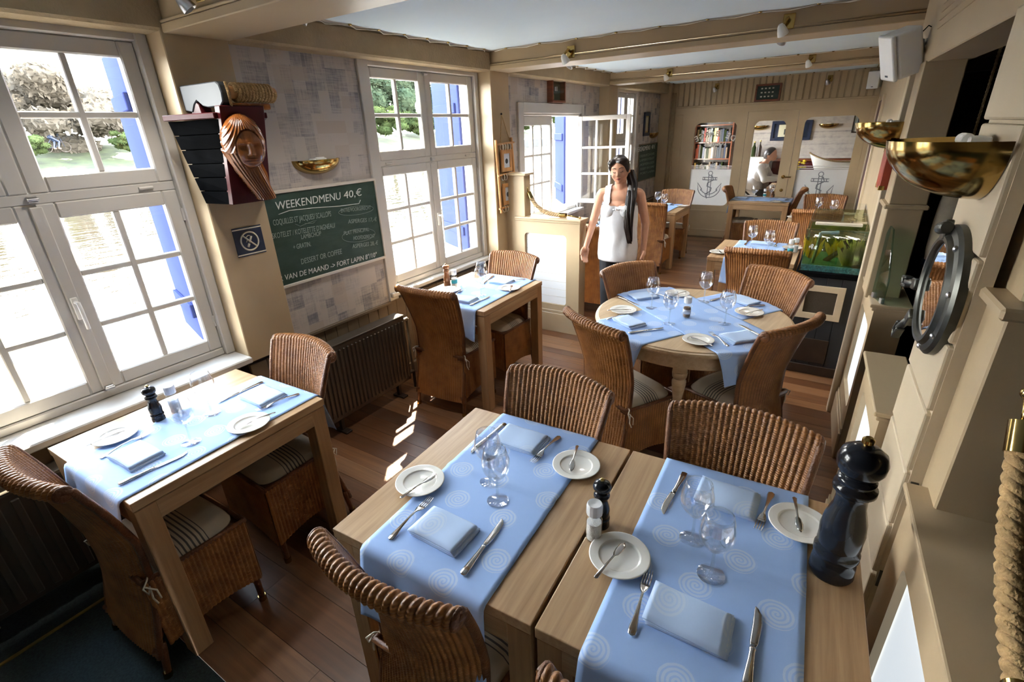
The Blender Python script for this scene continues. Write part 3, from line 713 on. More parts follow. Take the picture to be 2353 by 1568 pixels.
# ================================================================ loom chairs
def lin(pts, x):
    for (a, p), (b, q) in zip(pts, pts[1:]):
        if x <= b: return p+(q-p)*max(0, (x-a))/(b-a)
    return pts[-1][1]
HW = [(.1, .200), (.45, .188), (.6, .194), (.78, .215), (.93, .23)]
YB = [(.1, -.004), (.25, .014), (.45, .028), (.58, .022), (.70, -.006), (.80, -.034), (.90, -.068)]
CV = [(.1, .012), (.40, .05), (.6, .062), (.9, .052)]
def chair_proto():
    kids = []; NRB = 24; per = 6; path = []
    z0, zt = .105, .892
    zs = [z0+(zt-z0)*i/13 for i in range(14)]
    for z in zs: path.append((lin(YB, z)+.006, z))
    yt = path[-1][0]; rr = .025
    for i in range(1, 10):
        a = PI*1.12*i/9; path.append((yt-rr*(1-math.cos(a)), zt+rr*math.sin(a)))
    for z in (.872, .85): path.append((lin(YB, z)-.014, z))
    for z in reversed(zs[:-1]):
        if z < .84: path.append((lin(YB, z)-.006, z))
    n = len(path); nor = []
    for i in range(n):
        a = path[max(0, i-1)]; b = path[min(n-1, i+1)]; d = V((b[0]-a[0], b[1]-a[1])).normalized(); nor.append((d[1], -d[0]))
    def f(u, v):
        i = min(n-1, round(v*(n-1))); y, z = path[i]; t = 2*u-1; hw = lin(HW, z)
        rb = abs(math.sin(PI*NRB*u))*.0058-.002; topc = .012*(1-t*t) if z > .6 else 0
        k = max(0, min(1, (z-.55)/.35))
        return (t*hw, y+nor[i][0]*rb+lin(CV, z)*t*t, z+nor[i][1]*rb+.012*k*(1-t*t))
    back = P('backrest', B().grid(f, NRB*per, n-1).mesh('backrest', 'wicker', True))
    fr = B()
    for s in (-1, 1):
        pts = [(s*(lin(HW, z)+.002), lin(YB, z)+lin(CV, z), z) for z in [.10+.79*i/16 for i in range(17)]]
        pts.append((s*.228, yt-.03+.052, .905)); fr.tube(pts, .0125, 8); fr.ball((s*.2265, yt-.025+.052, .893), (.012, .0275, .0275), 12, 8)
    back.kids.append(P('back_frame', fr.mesh('back_frame', 'wickerframe', True))); kids.append(back)
    def panel(a, b, m_, arch):
        def g(side):
            def h(u, v):
                p = V(a).lerp(V(b), u); nr = V((b[1]-a[1], -(b[0]-a[0]), 0)).normalized()
                rb = abs(math.sin(PI*m_*u))*.005*side; z = .12+arch*math.sin(PI*u)+(.43-.12-arch*math.sin(PI*u))*v
                q = p+nr*(rb+.004*side); return (q.x, q.y, z)
            return h
        bb = B(); bb.grid(g(1), m_*5, 6); bb.grid(g(-1), m_*5, 6); return bb.mesh('skirt_panel', 'wicker', True)
    yb, yf = .05, .408
    sd = panel((.198, yb, 0), (.222, yf, 0), 22, .03)
    kids += [P('skirt_panel', sd), P('skirt_panel', panel((-.222, yf, 0), (-.198, yb, 0), 22, .03)), P('skirt_panel', panel((.222, yf, 0), (-.222, yf, 0), 24, .03))]
    sf = B(); ring = [(-.198, yb, .43), (-.224, yf, .43), (.224, yf, .43), (.198, yb, .43)]
    sf.tube(ring, .012, 8, True); sf.box(-.205, .205, yb, yf-.005, .405, .425); kids.append(P('seat_frame', sf.mesh('seat_frame', 'wickerframe', True)))
    for x, y, dx, dy, zl in ((-.199, .028, -.002, -.02, .15), (.199, .028, .002, -.02, .15), (-.208, yf-.018, -.004, .0, .40), (.208, yf-.018, .004, .0, .40)):
        lg = P('leg', B().tube([(x+dx, y+dy, .0), (x, y, .13), (x*.99, y, zl)], lambda s: .0125+.003*s, 10).mesh('leg', 'wickerframe', True))
        lg.kids.append(P('ferrule', B().cyl((x+dx, y+dy, 0), (x+dx*.85, y+dy*.85, .024), .0155, .0155).mesh('ferrule', 'brass', SM))); kids.append(lg)
    for a, b in (((-.2, 0, .13), (.21, yf-.02, .15)), ((.2, 0, .135), (-.21, yf-.02, .155))):
        kids.append(P('stretcher', B().tube([a, ((a[0]+b[0])/2, (a[1]+b[1])/2, .17), b], .0095, 8).mesh('stretcher', 'wickerframe', True)))
    def cu(u, v):
        t, s = 2*u-1, 2*v-1; e = max(abs(t), abs(s)); r2 = (abs(t)**5+abs(s)**5)**.2
        k = e/max(r2, 1e-6)
        return (t*k*.2, .231+s*k*.175, .43+.04*(1-e**6)**.6+.006*(1-t*t)*(1-s*s))
    cb = B(); cb.grid(cu, 16, 16); cb.grid(lambda u, v: (lambda p: (p[0], p[1], .427))(cu(1-u, v)), 16, 16)
    kids.append(P('cushion', cb.mesh('cushion', 'cushion', True), label='beige cushion with thin black stripes'))
    for s in (-1, 1):
        x = s*.212; t_ = B(); c0 = V((x, .06, .44))
        t_.tube([c0+V((-s*.03, .02, 0)), c0, c0+V((s*.014, -.02, -.01)), c0+V((s*.018, -.012, -.04)), c0+V((s*.008, .0, -.02)), c0+V((s*.012, -.004, -.07)), c0+V((s*.02, .002, -.095))], .0032, 6)
        t_.tube([c0+V((s*.01, -.012, -.01)), c0+V((s*.02, .012, -.04)), c0+V((s*.016, .016, -.085))], .003, 6)
        kids.append(P('cushion_tie', t_.mesh('cushion_tie', 'cord', True)))
    return P('loom_chair', None, kids)
CHAIR = chair_proto()
def chair(a, b, f, label, z=.915, dx=0., back=.085):
    A, Bp = px(*a, z=z), px(*b, z=z); c = (A+Bp)/2; f = V((f[0], f[1], 0)).normalized()
    loc = V((c.x, c.y, 0))+f*back; put(CHAIR, (loc.x+dx, loc.y, 0), math.atan2(f.y, f.x)-PI/2, label, 'chair', 'woven loom chairs')
def chairat(x, y, f, label):
    put(CHAIR, (x, y, 0), math.atan2(f[1], f[0])-PI/2, label, 'chair', 'woven loom chairs')
chairat(.625, -1.145, (-.03, 1), 'woven chair with its back to the left front radiator, at the big window table')
chairat(.547, -.165, (-.05, -1), 'woven chair on the far side of the big window table')
chairat(.49, .845, (-.05, 1), 'woven chair on the near side of the second window table, back to the viewer')
chairat(.52, 1.815, (-.1, -1), 'woven chair on the far side of the second window table, before the low partition')
chairat(1.874, -.864, (-.007, 1), 'woven chair at the near end of the left front table')
chairat(1.808, .090, (-.06, -1), 'woven chair at the far end of the left front table')
chairat(2.478, .122, (0, -1), 'woven chair at the far end of the right front table')
chairat(2.535, -.862, (-.046, 1), 'woven chair tip cut off at the bottom edge, at the right front table')
chairat(1.675, .826, (.466, .885), 'woven chair at the round table nearest the window wall, striped seat showing')
chairat(1.49, 1.845, (.868, -.497), 'woven chair at the round table in front of the woman')
chairat(2.37, 2.08, (-.558, -.83), 'woven chair at the round table against the fish tank cabinet')
chairat(2.52, 1.20, (-.89, .456), 'woven chair with an outward curling back at the right of the round table')
chair((1675, 572), (1805, 582), (0, 1), 'woven chair at the near side of the fish tank table')
chairat(2.13, 3.93, (0, -1), 'woven chair at the far side of the fish tank table')
chairat(.62, 4.93, (0, 1), 'woven chair behind the woman with its back to the viewer')
chairat(.62, 6.26, (0, -1), 'woven chair in the far corner below the chalkboard')
chairat(1.25, 6.80, (1, 0), 'woven chair left of the table before the glazed door')
chairat(2.16, 6.80, (-1, 0), 'woven chair right of the table before the glazed door')
chairat(2.47, 4.88, (0, 1), 'woven chair half hidden behind the fish tank, near side of its table')
chairat(2.50, 6.12, (0, -1), 'woven chair behind the fish tank before the anchor pane')
chairat(.55, 3.20, (0.02, 1), 'woven chair behind the low partition, beside the woman')

# ================================================================ cloths
def runner(key, x0, x1, near, far, label):
    X, Y, r, _ = TB[key]; l2 = .777/2; z = ZT+.0022
    n = 90; S0, S1 = -(l2+near), l2+far; rr_ = random.Random(key)
    ph = [rr_.uniform(0, 6) for _ in range(4)]
    def f(u, v):
        x = x0+(x1-x0)*u; s = S0+(S1-S0)*v; e = abs(s)-l2; sg = 1 if s > 0 else -1
        if e <= 0: return (x, s, z+.0016*max(0, math.sin(s*9+ph[0])*math.sin(x*11+ph[1]))+(.0045*math.exp(-((s-.02)/.012)**2)))
        R_ = .016
        if e < R_*PI/2: a = e/R_; return (x, sg*(l2+R_*math.sin(a)), z-R_*(1-math.cos(a)))
        d = e-R_*PI/2; wv = d*(.16*math.sin(x*15+ph[2])+.06*math.sin(x*31+ph[3]))
        return (x+d*.12*(u-.5), sg*(l2+R_+abs(wv)*.9+d*.05), z-R_-d)
    o = link('table_runner', B().grid(f, 26, n, lambda u, v: (x0+(x1-x0)*u+.7+ph[0], S0+(S1-S0)*v+3+ph[1])).mesh('table_runner', 'runner', True), None, (X, Y, 0), (0, 0, r))
    solid(o, .0016, 1); tag(o, label, 'table runner', 'blue table runners')
runner('T1', -.14, .292, .11, .22, 'blue table runner on the table under the big window')
runner('T2', -.16, .276, .21, .20, 'blue table runner on the second window table')
runner('N1', -.205, .213, .25, .20, 'blue spiral-patterned runner on the left front table')
runner('N2', -.218, .213, .25, .20, 'blue spiral-patterned runner on the right front table')
for k, nm in (('F1', 'far table behind the woman'), ('F2', 'table before the glazed door'), ('F3', 'fish tank table'), ('F4', 'table behind the fish tank'), ('W3', 'table behind the low partition')):
    runner(k, -.2, .22, .22, .2, 'blue table runner on the '+nm)
def rrunner(ang, z, label, hw=.215):
    c, s = math.cos(ang), math.sin(ang); L = .73; ph = random.uniform(0, 6)
    def f(u, v):
        a = (2*v-1)*L; b_ = (2*u-1)*hw; x, y = c*a-s*b_, s*a+c*b_; r = math.hypot(x, y)
        if r <= RR-.004: return (x, y, z+.001*math.sin(a*14+b_*9+ph))
        e = r-RR+.004; k = (RR+.006*min(1, e/.012)+.03*e*(1+math.sin(b_*22+ph)))/r
        return (x*k, y*k, z-max(0, e-.004))
    o = link('table_runner', B().grid(f, 26, 96, lambda u, v: ((2*u-1)*hw+5+ph, (2*v-1)*L+4)).mesh('table_runner', 'runner', True), None, (RX, RY, 0))
    solid(o, .0016, 1); tag(o, label, 'table runner', 'blue table runners')
AA = math.atan2(.84, .54); AB = math.radians(-41)
rrunner(AA, ZT+.0022, 'blue runner lying under the other one across the round table')
rrunner(AB, ZT+.0048, 'blue runner lying on top across the round table, hanging down in front')
# ================================================================ tableware
PLATE = P('side_plate', B().lathe([(0, 0), (.045, 0), (.05, .002), (.079, .0098), (.0815, .0112), (.0812, .0127), (.078, .0128), (.0575, .0100), (.0555, .0098), (.0535, .0072), (.0505, .0060), (0, .0056)], 48).mesh('side_plate', 'ceramic', True))
def bowl(): return [(.004, .088), (.012, .090), (.026, .101), (.036, .120), (.0395, .140), (.038, .160), (.033, .182), (.0295, .196), (.029, .1965), (.0285, .196), (.032, .182), (.037, .160), (.0385, .140), (.035, .120), (.025, .103), (.011, .0925), (0, .0915)]
GLASS = P('wine_glass', None, [P('bowl', B().lathe([(r*1.12, z) for r, z in bowl()], 32).mesh('bowl', 'crystal', True)),
    P('stem', B().lathe([(.0075, .004), (.0046, .016), (.0042, .05), (.0045, .08), (.007, .0895)], 12, False).mesh('stem', 'stemglass', True)),
    P('foot', B().lathe([(0, 0), (.034, 0), (.0352, .0012), (.034, .0024), (.012, .0048), (.006, .008), (0, .008)], 32).mesh('foot', 'crystal', True))])
def blade(b, prof, n=8):
    "loft of flat lens sections along +x: (x, half width, z centre, half thickness, y shift)"
    vs = []; fs = []
    for x, hw, z, ht, sh in prof: vs += [(x, sh+hw*math.cos(2*PI*k/n), z+ht*math.sin(2*PI*k/n)) for k in range(n)]
    for i in range(len(prof)-1):
        for k in range(n): l = (k+1) % n; fs.append((i*n+k, i*n+l, (i+1)*n+l, (i+1)*n+k))
    fs += [tuple(range(n-1, -1, -1)), tuple((len(prof)-1)*n+k for k in range(n))]
    return b.add(vs, fs)
def fork_me():
    b = B(); blade(b, [(-.098, .003, .0035, .001, 0), (-.094, .0095, .0035, .0016, 0), (-.08, .0105, .0042, .0018, 0), (-.05, .0065, .008, .002, 0), (-.01, .0036, .012, .0022, 0), (.018, .0034, .0115, .002, 0), (.03, .009, .009, .0012, 0), (.042, .0122, .0065, .0011, 0), (.052, .0126, .005, .001, 0)])
    for s in (-1.5, -.5, .5, 1.5): blade(b, [(.051, .0024, .005, .001, s*.0068), (.075, .0019, .0045, .0009, s*.0066), (.096, .0010, .0085, .0006, s*.0062)], 6)
    return b.mesh('fork', 'steel', True)
FORK = P('table_fork', fork_me())
KNIFE = P('table_knife', None, [P('handle', blade(B(), [(-.108, .004, .004, .0015, 0), (-.104, .0105, .0045, .003, 0), (-.08, .0108, .0048, .0038, 0), (-.03, .0072, .0048, .0036, 0), (-.008, .0062, .0048, .0036, 0), (-.002, .0078, .0046, .0034, 0), (.004, .0068, .0044, .003, 0)], 10).mesh('handle', 'steel', True)),
    P('blade', blade(B(), [(.004, .0062, .0042, .0014, .0), (.016, .0092, .004, .001, -.001), (.07, .0105, .0034, .0008, -.002), (.098, .0088, .003, .0007, .0), (.112, .004, .0028, .0005, .0045), (.116, .001, .0028, .0004, .0065)]).mesh('blade', 'steel', True))])
BUTTER = P('butter_knife', blade(B(), [(-.078, .003, .003, .001, 0), (-.074, .0062, .0035, .0015, 0), (-.05, .0048, .005, .0018, 0), (-.01, .003, .007, .0018, 0), (.012, .003, .0065, .0016, 0), (.02, .0075, .0055, .001, 0), (.04, .0105, .0042, .0008, .001), (.06, .0085, .0035, .0007, .002), (.073, .001, .0033, .0005, .003)]).mesh('butter_knife', 'steel', True))
def napkin_me(seed, L=.165, Wd=.115, lift=1.):
    rr = random.Random(seed); b = B(); path = []; h = .0040*lift; n = 4
    offs = [0, .006, .001, -.004]; ext = [.006, .004, -.001, -.004, -.004]
    for k in range(n):
        z = .0022+k*h; a, c = -Wd/2+offs[k]*.3, Wd/2+offs[k]
        if k == n-1: c += .0
        seg = [(a+(c-a)*i/7, z) for i in range(8)]
        if k % 2: seg = seg[::-1]
        path += seg
        if k < n-1:
            e = seg[-1][0]; s = 1 if k % 2 == 0 else -1
            path += [(e+s*h*.5*math.sin(PI*i/4), z+h*.5*(1-math.cos(PI*i/4))) for i in range(1, 4)]
    N = len(path)-1
    def f(u, v):
        y, z = path[round(v*N)]; x = (u-.5)*L; k = (z-.0022)/(h*(n-1))
        x2 = x*(1+.012*math.sin(k*7+seed)); y2 = y+.004*math.sin(u*3+seed)*k
        bul = .0025*lift*k*math.sin(PI*u)**.6*max(0, math.cos(PI*y/Wd))**.5
        return (x2+ext[int(k*3.9)], y2, z+bul+.0012*k*math.sin(u*9+seed))
    b.grid(f, 14, N, lambda u, v: ((u-.5)*L+2.2+seed*.37, v*.5+1.1+seed*.21)); return b.mesh('napkin', 'napkin', True)
NAPS = [napkin_me(i, .165+.006*(i % 3), .112+.008*(i % 2)) for i in range(4)]
_np = [0]
def mill_proto(scale, m, slim=False):
    pf = [(0, 0), (.027, 0), (.0285, .004), (.0275, .022), (.0245, .030), (.0285, .036), (.0285, .044), (.023, .050), (.027, .056), (.0265, .066), (.0275, .080), (.0255, .098), (.0195, .122), (.0185, .136), (.021, .146), (.0255, .149), (.0255, .156), (.0195, .160), (.0225, .164), (.0225, .168), (.015, .172), (0, .172)]
    hd = [(0, .170), (.014, .170), (.021, .1735), (.0275, .186), (.0285, .197), (.025, .209), (.015, .217), (.006, .219), (0, .219)]
    kn = [(0, .217), (.0045, .217), (.0045, .222), (.0072, .224), (.0072, .229), (.004, .232), (0, .232)]
    S = lambda p: [(r*scale[0], z*scale[1]) for r, z in p]
    return P('pepper_mill', None, [P('body', B().lathe(S(pf), 32).mesh('body', m, True)), P('head', B().lathe(S(hd), 32).mesh('head', m, True)), P('knob', B().lathe(S(kn), 16).mesh('knob', 'brass', SM))])
MILLB = mill_proto((.9, .72), 'blackwood'); MILLD = mill_proto((.92, .74), 'pepperbrown'); MILLX = mill_proto((1.78, 1.76), 'blackwood')
def grinder_proto(fill, lab=None):
    k = [P('jar', B().lathe([(0, 0), (.0215, 0), (.023, .003), (.023, .072), (.019, .084), (.019, .09)], 24).mesh('jar', 'glass', True)),
         P('contents', B().lathe([(0, .003), (.0205, .004), (.0205, .06), (0, .063)], 20).mesh('contents', fill, SM)),
         P('grinder_cap', B().lathe([(.0195, .088), (.0225, .09), (.0225, .118), (.020, .124), (.0195, .1245), (0, .1215)], 14).mesh('grinder_cap', mat('clear_plastic', (.78, .79, .8), .25, spec=.6), .4))]
    if lab: k.append(P('label', B().lathe([(.0233, .022), (.0235, .022), (.0235, .05), (.0233, .05)], 24, False).mesh('label', lab, True)))
    return P('salt_grinder' if fill == 'salt' else 'pepper_grinder', None, k)
SALT = grinder_proto('salt'); SALTL = grinder_proto('salt', 'teal'); PEPG = grinder_proto('peppercorn', 'label')
Z1 = ZT+.0042     # top of a runner
def ware(proto, uv, label, cat, group, z=Z1, rz=0, tilt=None):
    p = px(*uv, z=z) if len(uv) == 2 else V(uv); put(proto, (p.x, p.y, p.z), rz, label, cat, group, tilt); return p
def along(proto, a, b, label, cat, group, z=Z1):
    "cutlery: a = handle end, b = tip end (pixels)"
    A, C = px(*a, z=z), px(*b, z=z); m = (A+C)/2; put(proto, (m.x, m.y, z), math.atan2(C.y-A.y, C.x-A.x), label, cat, group)
def napkin(uv, ang, label, z=Z1):
    p = px(*uv, z=z) if len(uv) == 2 else V(uv)
    o = link('napkin', NAPS[_np[0] % 4], None, (p.x, p.y, z), (0, 0, ang)); _np[0] += 1
    solid(o, .0036, 0); tag(o, label, 'napkin', 'folded blue napkins')
def plate(uv, bk, label, where):
    p = ware(PLATE, uv, 'white side plate '+label, 'plate', 'white side plates', z=Z1)
    z = Z1+.0105; A, C = px(*bk[0], z=z), px(*bk[1], z=z); m = (A+C)/2
    d = V((m.x-p.x, m.y-p.y))
    if d.length > .03: m = V((p.x+d.x*.03/d.length, p.y+d.y*.03/d.length, z))
    put(BUTTER, (m.x, m.y, z), math.atan2(C.y-A.y, C.x-A.x), 'butter knife '+where, 'knife', 'butter knives')
def setting(d, plates, glasses, naps, forks, knives):
    "d: text naming the place, one entry per diner"
    for (uv, bk), w_ in zip(plates, d): plate(uv, bk, 'at the '+w_, 'at the '+w_)
    for uv, w_ in zip(glasses, d): ware(GLASS, uv, 'empty wine glass of the '+w_, 'wine glass', 'wine glasses')
    for (uv, a), w_ in zip(naps, d): napkin(uv, a, 'folded blue napkin at the '+w_)
    for (a, b), w_ in zip(forks, d): along(FORK, a, b, 'table fork at the '+w_, 'fork', 'table forks')
    for (a, b), w_ in zip(knives, d): along(KNIFE, a, b, 'table knife at the '+w_, 'knife', 'table knives')
dN = lambda s: ('near place of the '+s, 'far place of the '+s)
setting(dN(TB['T1'][3]), [((266, 1004), ((185, 1033), (290, 993))), ((573, 977), ((632, 950), (548, 983)))], [(440, 1017), (487, 950)],
        [((313, 1052), .05), ((603, 914), .03)], [((232, 1055), (350, 993)), ((683, 908), (593, 945))], [((270, 1117), (430, 1043)), ((603, 880), (505, 925))])
setting(dN(TB['T2'][3]), [((1034, 668), ((1050, 660), (1020, 672))), ((1170, 664), ((1172, 672), (1178, 655)))], [(1106, 679), (1109, 662)],
        [((1064, 690), .1), ((1152, 649), .0)], [((1043, 684), (1061, 667)), ((1202, 643), (1166, 652))], [((1080, 703), (1126, 682)), ((1133, 636), (1112, 652))])
setting(dN(TB['N1'][3]), [((966, 1110), ((926, 1154), (1002, 1104))), ((1324, 1073), ((1323, 1022), (1307, 1077)))], [(1144, 1151), (1126, 1107)],
        [((1019, 1225), NR-.06), ((1197, 1015), NR)], [((890, 1248), (996, 1142)), ((1282, 1008), (1226, 1063))], [((1059, 1329), (1158, 1196)), ((1160, 976), (1085, 1038))])
setting(dN(TB['N2'][3]), [((1423, 1282), ((1353, 1339), (1422, 1262))), ((1836, 1208), ((1824, 1145), (1835, 1217)))], [(1633, 1321), (1590, 1240)],
        [((1580, 1428), NR-.02), ((1669, 1149), NR-.05)], [((1447, 1473), (1494, 1307)), ((1771, 1140), (1742, 1216))], [((1714, 1590), (1742, 1411)), ((1575, 1087), (1521, 1180))])
dR = ('left place of the round table', 'front place of the round table', 'right place of the round table', 'back place of the round table')
setting(dR, [((1432, 715), ((1390, 717), (1440, 716))), ((1604, 784), ((1632, 795), (1590, 778))), ((1721, 720), ((1755, 712), (1710, 724))), ((1556, 677), ((1575, 672), (1545, 682)))],
        [(1537, 744), (1665, 744), (1617, 694), (1497, 708)], [((1445, 743), AA-PI/2), ((1700, 778), AB-PI/2), ((1708, 693), AA+PI/2), ((1478, 683), AB+PI/2)],
        [((1390, 737), (1457, 721)), ((1676, 800), (1628, 763)), ((1752, 703), (1700, 710)), ((1532, 686), (1508, 678))], [((1444, 767), (1523, 755)), ((1748, 774), (1710, 753)), ((1634, 692), (1682, 680)), ((1420, 682), (1464, 701))])
ware(PEPG, (1577, 728), 'pepper grinder with a paper label in the middle of the round table', 'grinder', None, z=Z1+.003)
ware(MILLB, (366, 965), 'black pepper mill beside the big window table glasses', 'pepper mill', 'black wooden pepper mills', z=ZT+.001); ware(SALT, (406, 945), 'glass salt grinder on the table under the big window', 'grinder', 'salt grinders', z=ZT+.004)
ware(MILLD, (1028, 656), 'brown wooden pepper mill on the second window table', 'pepper mill', None, z=ZT+.001); ware(SALTL, (1045, 657), 'salt grinder with a teal label on the second window table', 'grinder', 'salt grinders', z=ZT+.001)
ware(MILLB, (1380, 1206), 'small black pepper mill on the joint of the two front tables', 'pepper mill', 'black wooden pepper mills', z=ZT+.001); ware(SALT, (1364, 1236), 'glass salt grinder before the small black mill on the front tables', 'grinder', 'salt grinders', z=ZT+.001)
ware(MILLX, (1908, 1312), 'tall black pepper mill at the right edge of the front table', 'pepper mill', None, z=ZT+.001)
# tables further back: places laid the same way, in table coordinates
def far_setting(key, ends, gl, extra=None):
    X, Y, r, nm = TB[key]; c, s = math.cos(r), math.sin(r)
    W_ = lambda x, y, z=Z1: (X+c*x-s*y, Y+s*x+c*y, z)
    for e in ends:
        g = 'near' if e < 0 else 'far'; pl_ = '%s place of the %s' % (g, nm)
        o = put(PLATE, W_(.27*e, .2*e-.02), r, 'white side plate at the '+pl_, 'plate', 'white side plates')
        put(BUTTER, W_(.27*e, .2*e-.02, Z1+.0105), r+1.2*e, 'butter knife at the '+pl_, 'knife', 'butter knives')
        put(GLASS, W_(-.08*e+.02, .1*e), r, 'empty wine glass of the '+pl_, 'wine glass', 'wine glasses')
        napkin(W_(.01, .27*e), r, 'folded blue napkin at the '+pl_)
        put(FORK, W_(.13*e, .27*e), r+(PI/2 if e < 0 else -PI/2), 'table fork at the '+pl_, 'fork', 'table forks')
        put(KNIFE, W_(-.12*e, .27*e), r+(PI/2 if e < 0 else -PI/2), 'table knife at the '+pl_, 'knife', 'table knives')
for k in ('F1', 'F2', 'F3', 'F4', 'W3'): far_setting(k, (-1, 1), None)
put(SALTL, (2.36, 3.40, ZT+.001), 0, 'white salt grinder on the fish tank table', 'grinder', 'salt grinders'); put(SALT, (2.39, 3.47, ZT+.001), 0, 'glass salt grinder behind the white one on the fish tank table', 'grinder', 'salt grinders')
put(MILLD, (1.80, 7.06, ZT+.001), 0, 'brown pepper mill on the table before the glazed door', 'pepper mill'); put(SALTL, (1.70, 7.06, ZT+.001), 0, 'salt grinder on the table before the glazed door', 'grinder', 'salt grinders')
put(SALT, (.28, 5.35, ZT+.001), 0, 'salt grinder on the far table behind the woman', 'grinder', 'salt grinders'); put(MILLB, (.25, 5.50, ZT+.001), 0, 'black pepper mill on the far table behind the woman', 'pepper mill', 'black wooden pepper mills')
put(MILLD, (.12, 3.62, ZT+.001), 0, 'brown pepper mill on the table behind the low partition', 'pepper mill')
# ================================================================ things on the walls
FACEX = (PI/2, 0, PI/2)      # flat art drawn in xy -> on the window wall, facing the room
def sconce_proto(a=.165, d=.13, h=.075, back=True):
    def f(u, v):
        p = PI*u; q = v*PI/2; s = math.sin(p)**.85
        return (d*s*math.cos(q), -a*math.cos(p)*math.cos(q), -h*math.sin(q))
    b = B(); b.grid(f, 36, 12); b.grid(lambda u, v: (lambda q: (q[0]*.96, q[1]*.97, q[2]*.93))(f(1-u, v)), 36, 12)
    return P('wall_sconce', None, [P('bowl', b.mesh('bowl', 'brass', True)), P('backplate', B().box(-.002, .010, -a*.3, a*.3, -h*.7, -.004).mesh('backplate', 'brass', bev=.002)),
        P('lampholder', B().box(.01, .05, -.05, .05, -.03, .006).cyl((.05, -.03, .0), (.05, .03, .0), .014).mesh('lampholder', 'plastic', bev=.003))])
SCON = sconce_proto(.165, .095, .088); SCONB = sconce_proto(.175, .20, .135)
put(SCON, (-.13, .645, 1.707), 0, 'brass bowl sconce on the wallpaper above the near chalkboard', 'wall lamp', 'brass wall sconces')
put(SCON, (-.13, 7.22, 1.70), 0, 'brass sconce beside the navy picture in the far window corner', 'wall lamp', 'brass wall sconces')
put(SCONB, (2.889, .215, 1.765), PI+.04, 'large brass sconce on the cream planks at the right front', 'wall lamp', 'brass wall sconces')
put(SCONB, (2.824, 2.05, 1.79), PI+.04, 'brass sconce beside the red box on the second post', 'wall lamp', 'brass wall sconces')

def fit(parent, body, a, b, h, m='chalk', x=-.1125, shear=.12):
    A, C = px(*a, x=x), px(*b, x=x); me = text(body, 1., m=m, shear=shear); xs = [v.co.x for v in me.vertices]; wd = max(xs)-min(xs)
    L = math.hypot(C.y-A.y, C.z-A.z); th = math.atan2(C.z-A.z, C.y-A.y)
    o = link('lettering', me, parent, (x, A.y, A.z)); o.rotation_euler = (M.Rotation(th, 4, 'X') @ M.Rotation(PI/2, 4, 'Z') @ M.Rotation(PI/2, 4, 'X')).to_euler()
    o.scale = (L/wd, h/.72, 1); return o
cb = thing('chalkboard', 'green chalkboard chalked WEEKENDMENU 40 euro, between figurehead and second window', 'chalkboard')
bx('slate', 'board', (-.13, -.114, .19, 1.08, 1.012, 1.54), cb, 0)
for z in (1.54, .996): bx('frame_rail', 'trimgrey', (-.13, -.104, .185, 1.083, z, z+.018), cb, .003)
bx('frame_rail', 'trimgrey', (-.13, -.104, 1.075, 1.087, 1.0, 1.555), cb, .003)
for body, a, b, h, m in (('WEEKENDMENU', (634, 483), (783, 458), .046, 'chalk'), ('40,€', (790, 457), (832, 449), .046, 'chalk'), ("COQUILLES ST JACQUES/ SCALLOPS", (628, 519), (761, 497), .034, 'chalkfaint'),
        ("LAMSKOTELET / KOTELETTE D'AGNEAU/", (606, 553), (771, 523), .032, 'chalkfaint'), ('LAMBCHOP', (692, 550), (738, 541), .028, 'chalkfaint'), ('+ GRATIN.', (674, 574), (714, 566), .03, 'chalkfaint'),
        ('DESSERT OR COFFEE', (692, 608), (786, 583), .034, 'chalkfaint'), ('BIER VAN DE MAAND -> FORT LAPIN 8°/10°', (622, 653), (866, 590), .034, 'chalk'), ('ENTRE/VOORGERECHT', (783, 489), (852, 481), .026, 'chalkfaint'),
        ('ASPERGES 17,-€', (800, 514), (866, 508), .027, 'chalkfaint'), ('PLAT PRINCIPAL', (790, 541), (848, 531), .026, 'chalkfaint'), ('HOOFDGERECHT', (812, 552), (861, 546), .026, 'chalkfaint'), ('ASPERGES 28,-€', (810, 571), (869, 562), .028, 'chalkfaint')):
    fit(cb, body, a, b, h, m)
def stroke(parent, pts, r, m, x=-.1125, closed=False):
    b = B(); b.tube([px(*p, x=x) for p in pts], r, 5, closed); return link('chalk_line', b.mesh('chalk_line', m, True), parent)
stroke(cb, [(640, 493), (665, 484), (720, 478), (780, 474), (825, 468), (828, 460)], .0022, 'chalk')
for cx, cy, rx, ry in ((818, 484, 40, 10), (824, 541, 38, 15)):
    stroke(cb, [(cx+rx*math.cos(a*PI/12)+cy*0, cy+ry*math.sin(a*PI/12)-rx*.12*math.cos(a*PI/12)) for a in range(24)], .0012, 'chalkfaint', closed=True)
stroke(cb, [(678, 515), (690, 520), (715, 510), (728, 506), (720, 513), (700, 514)], .0012, 'chalkfaint')
cb2 = thing('chalkboard', 'small green chalkboard in the far corner beyond the open casement', 'chalkboard')
bx('slate', 'board', (-.13, -.115, 6.62, 7.5, .995, 1.53), cb2, 0); bx('frame', 'brownwall', (-.13, -.118, 6.60, 7.52, .98, 1.545), cb2, 0)
fit(cb2, 'WEEKENDMENU  40 €', (1458, 351), (1505, 341), .07)
for i, s in enumerate(('COQUILLES ST JACQUES', 'LAMSKOTELET', 'ASPERGES', 'DESSERT OR COFFEE', 'FORT LAPIN')): fit(cb2, s, (1470, 362+i*10), (1503, 355+i*10), .035, 'chalkfaint')

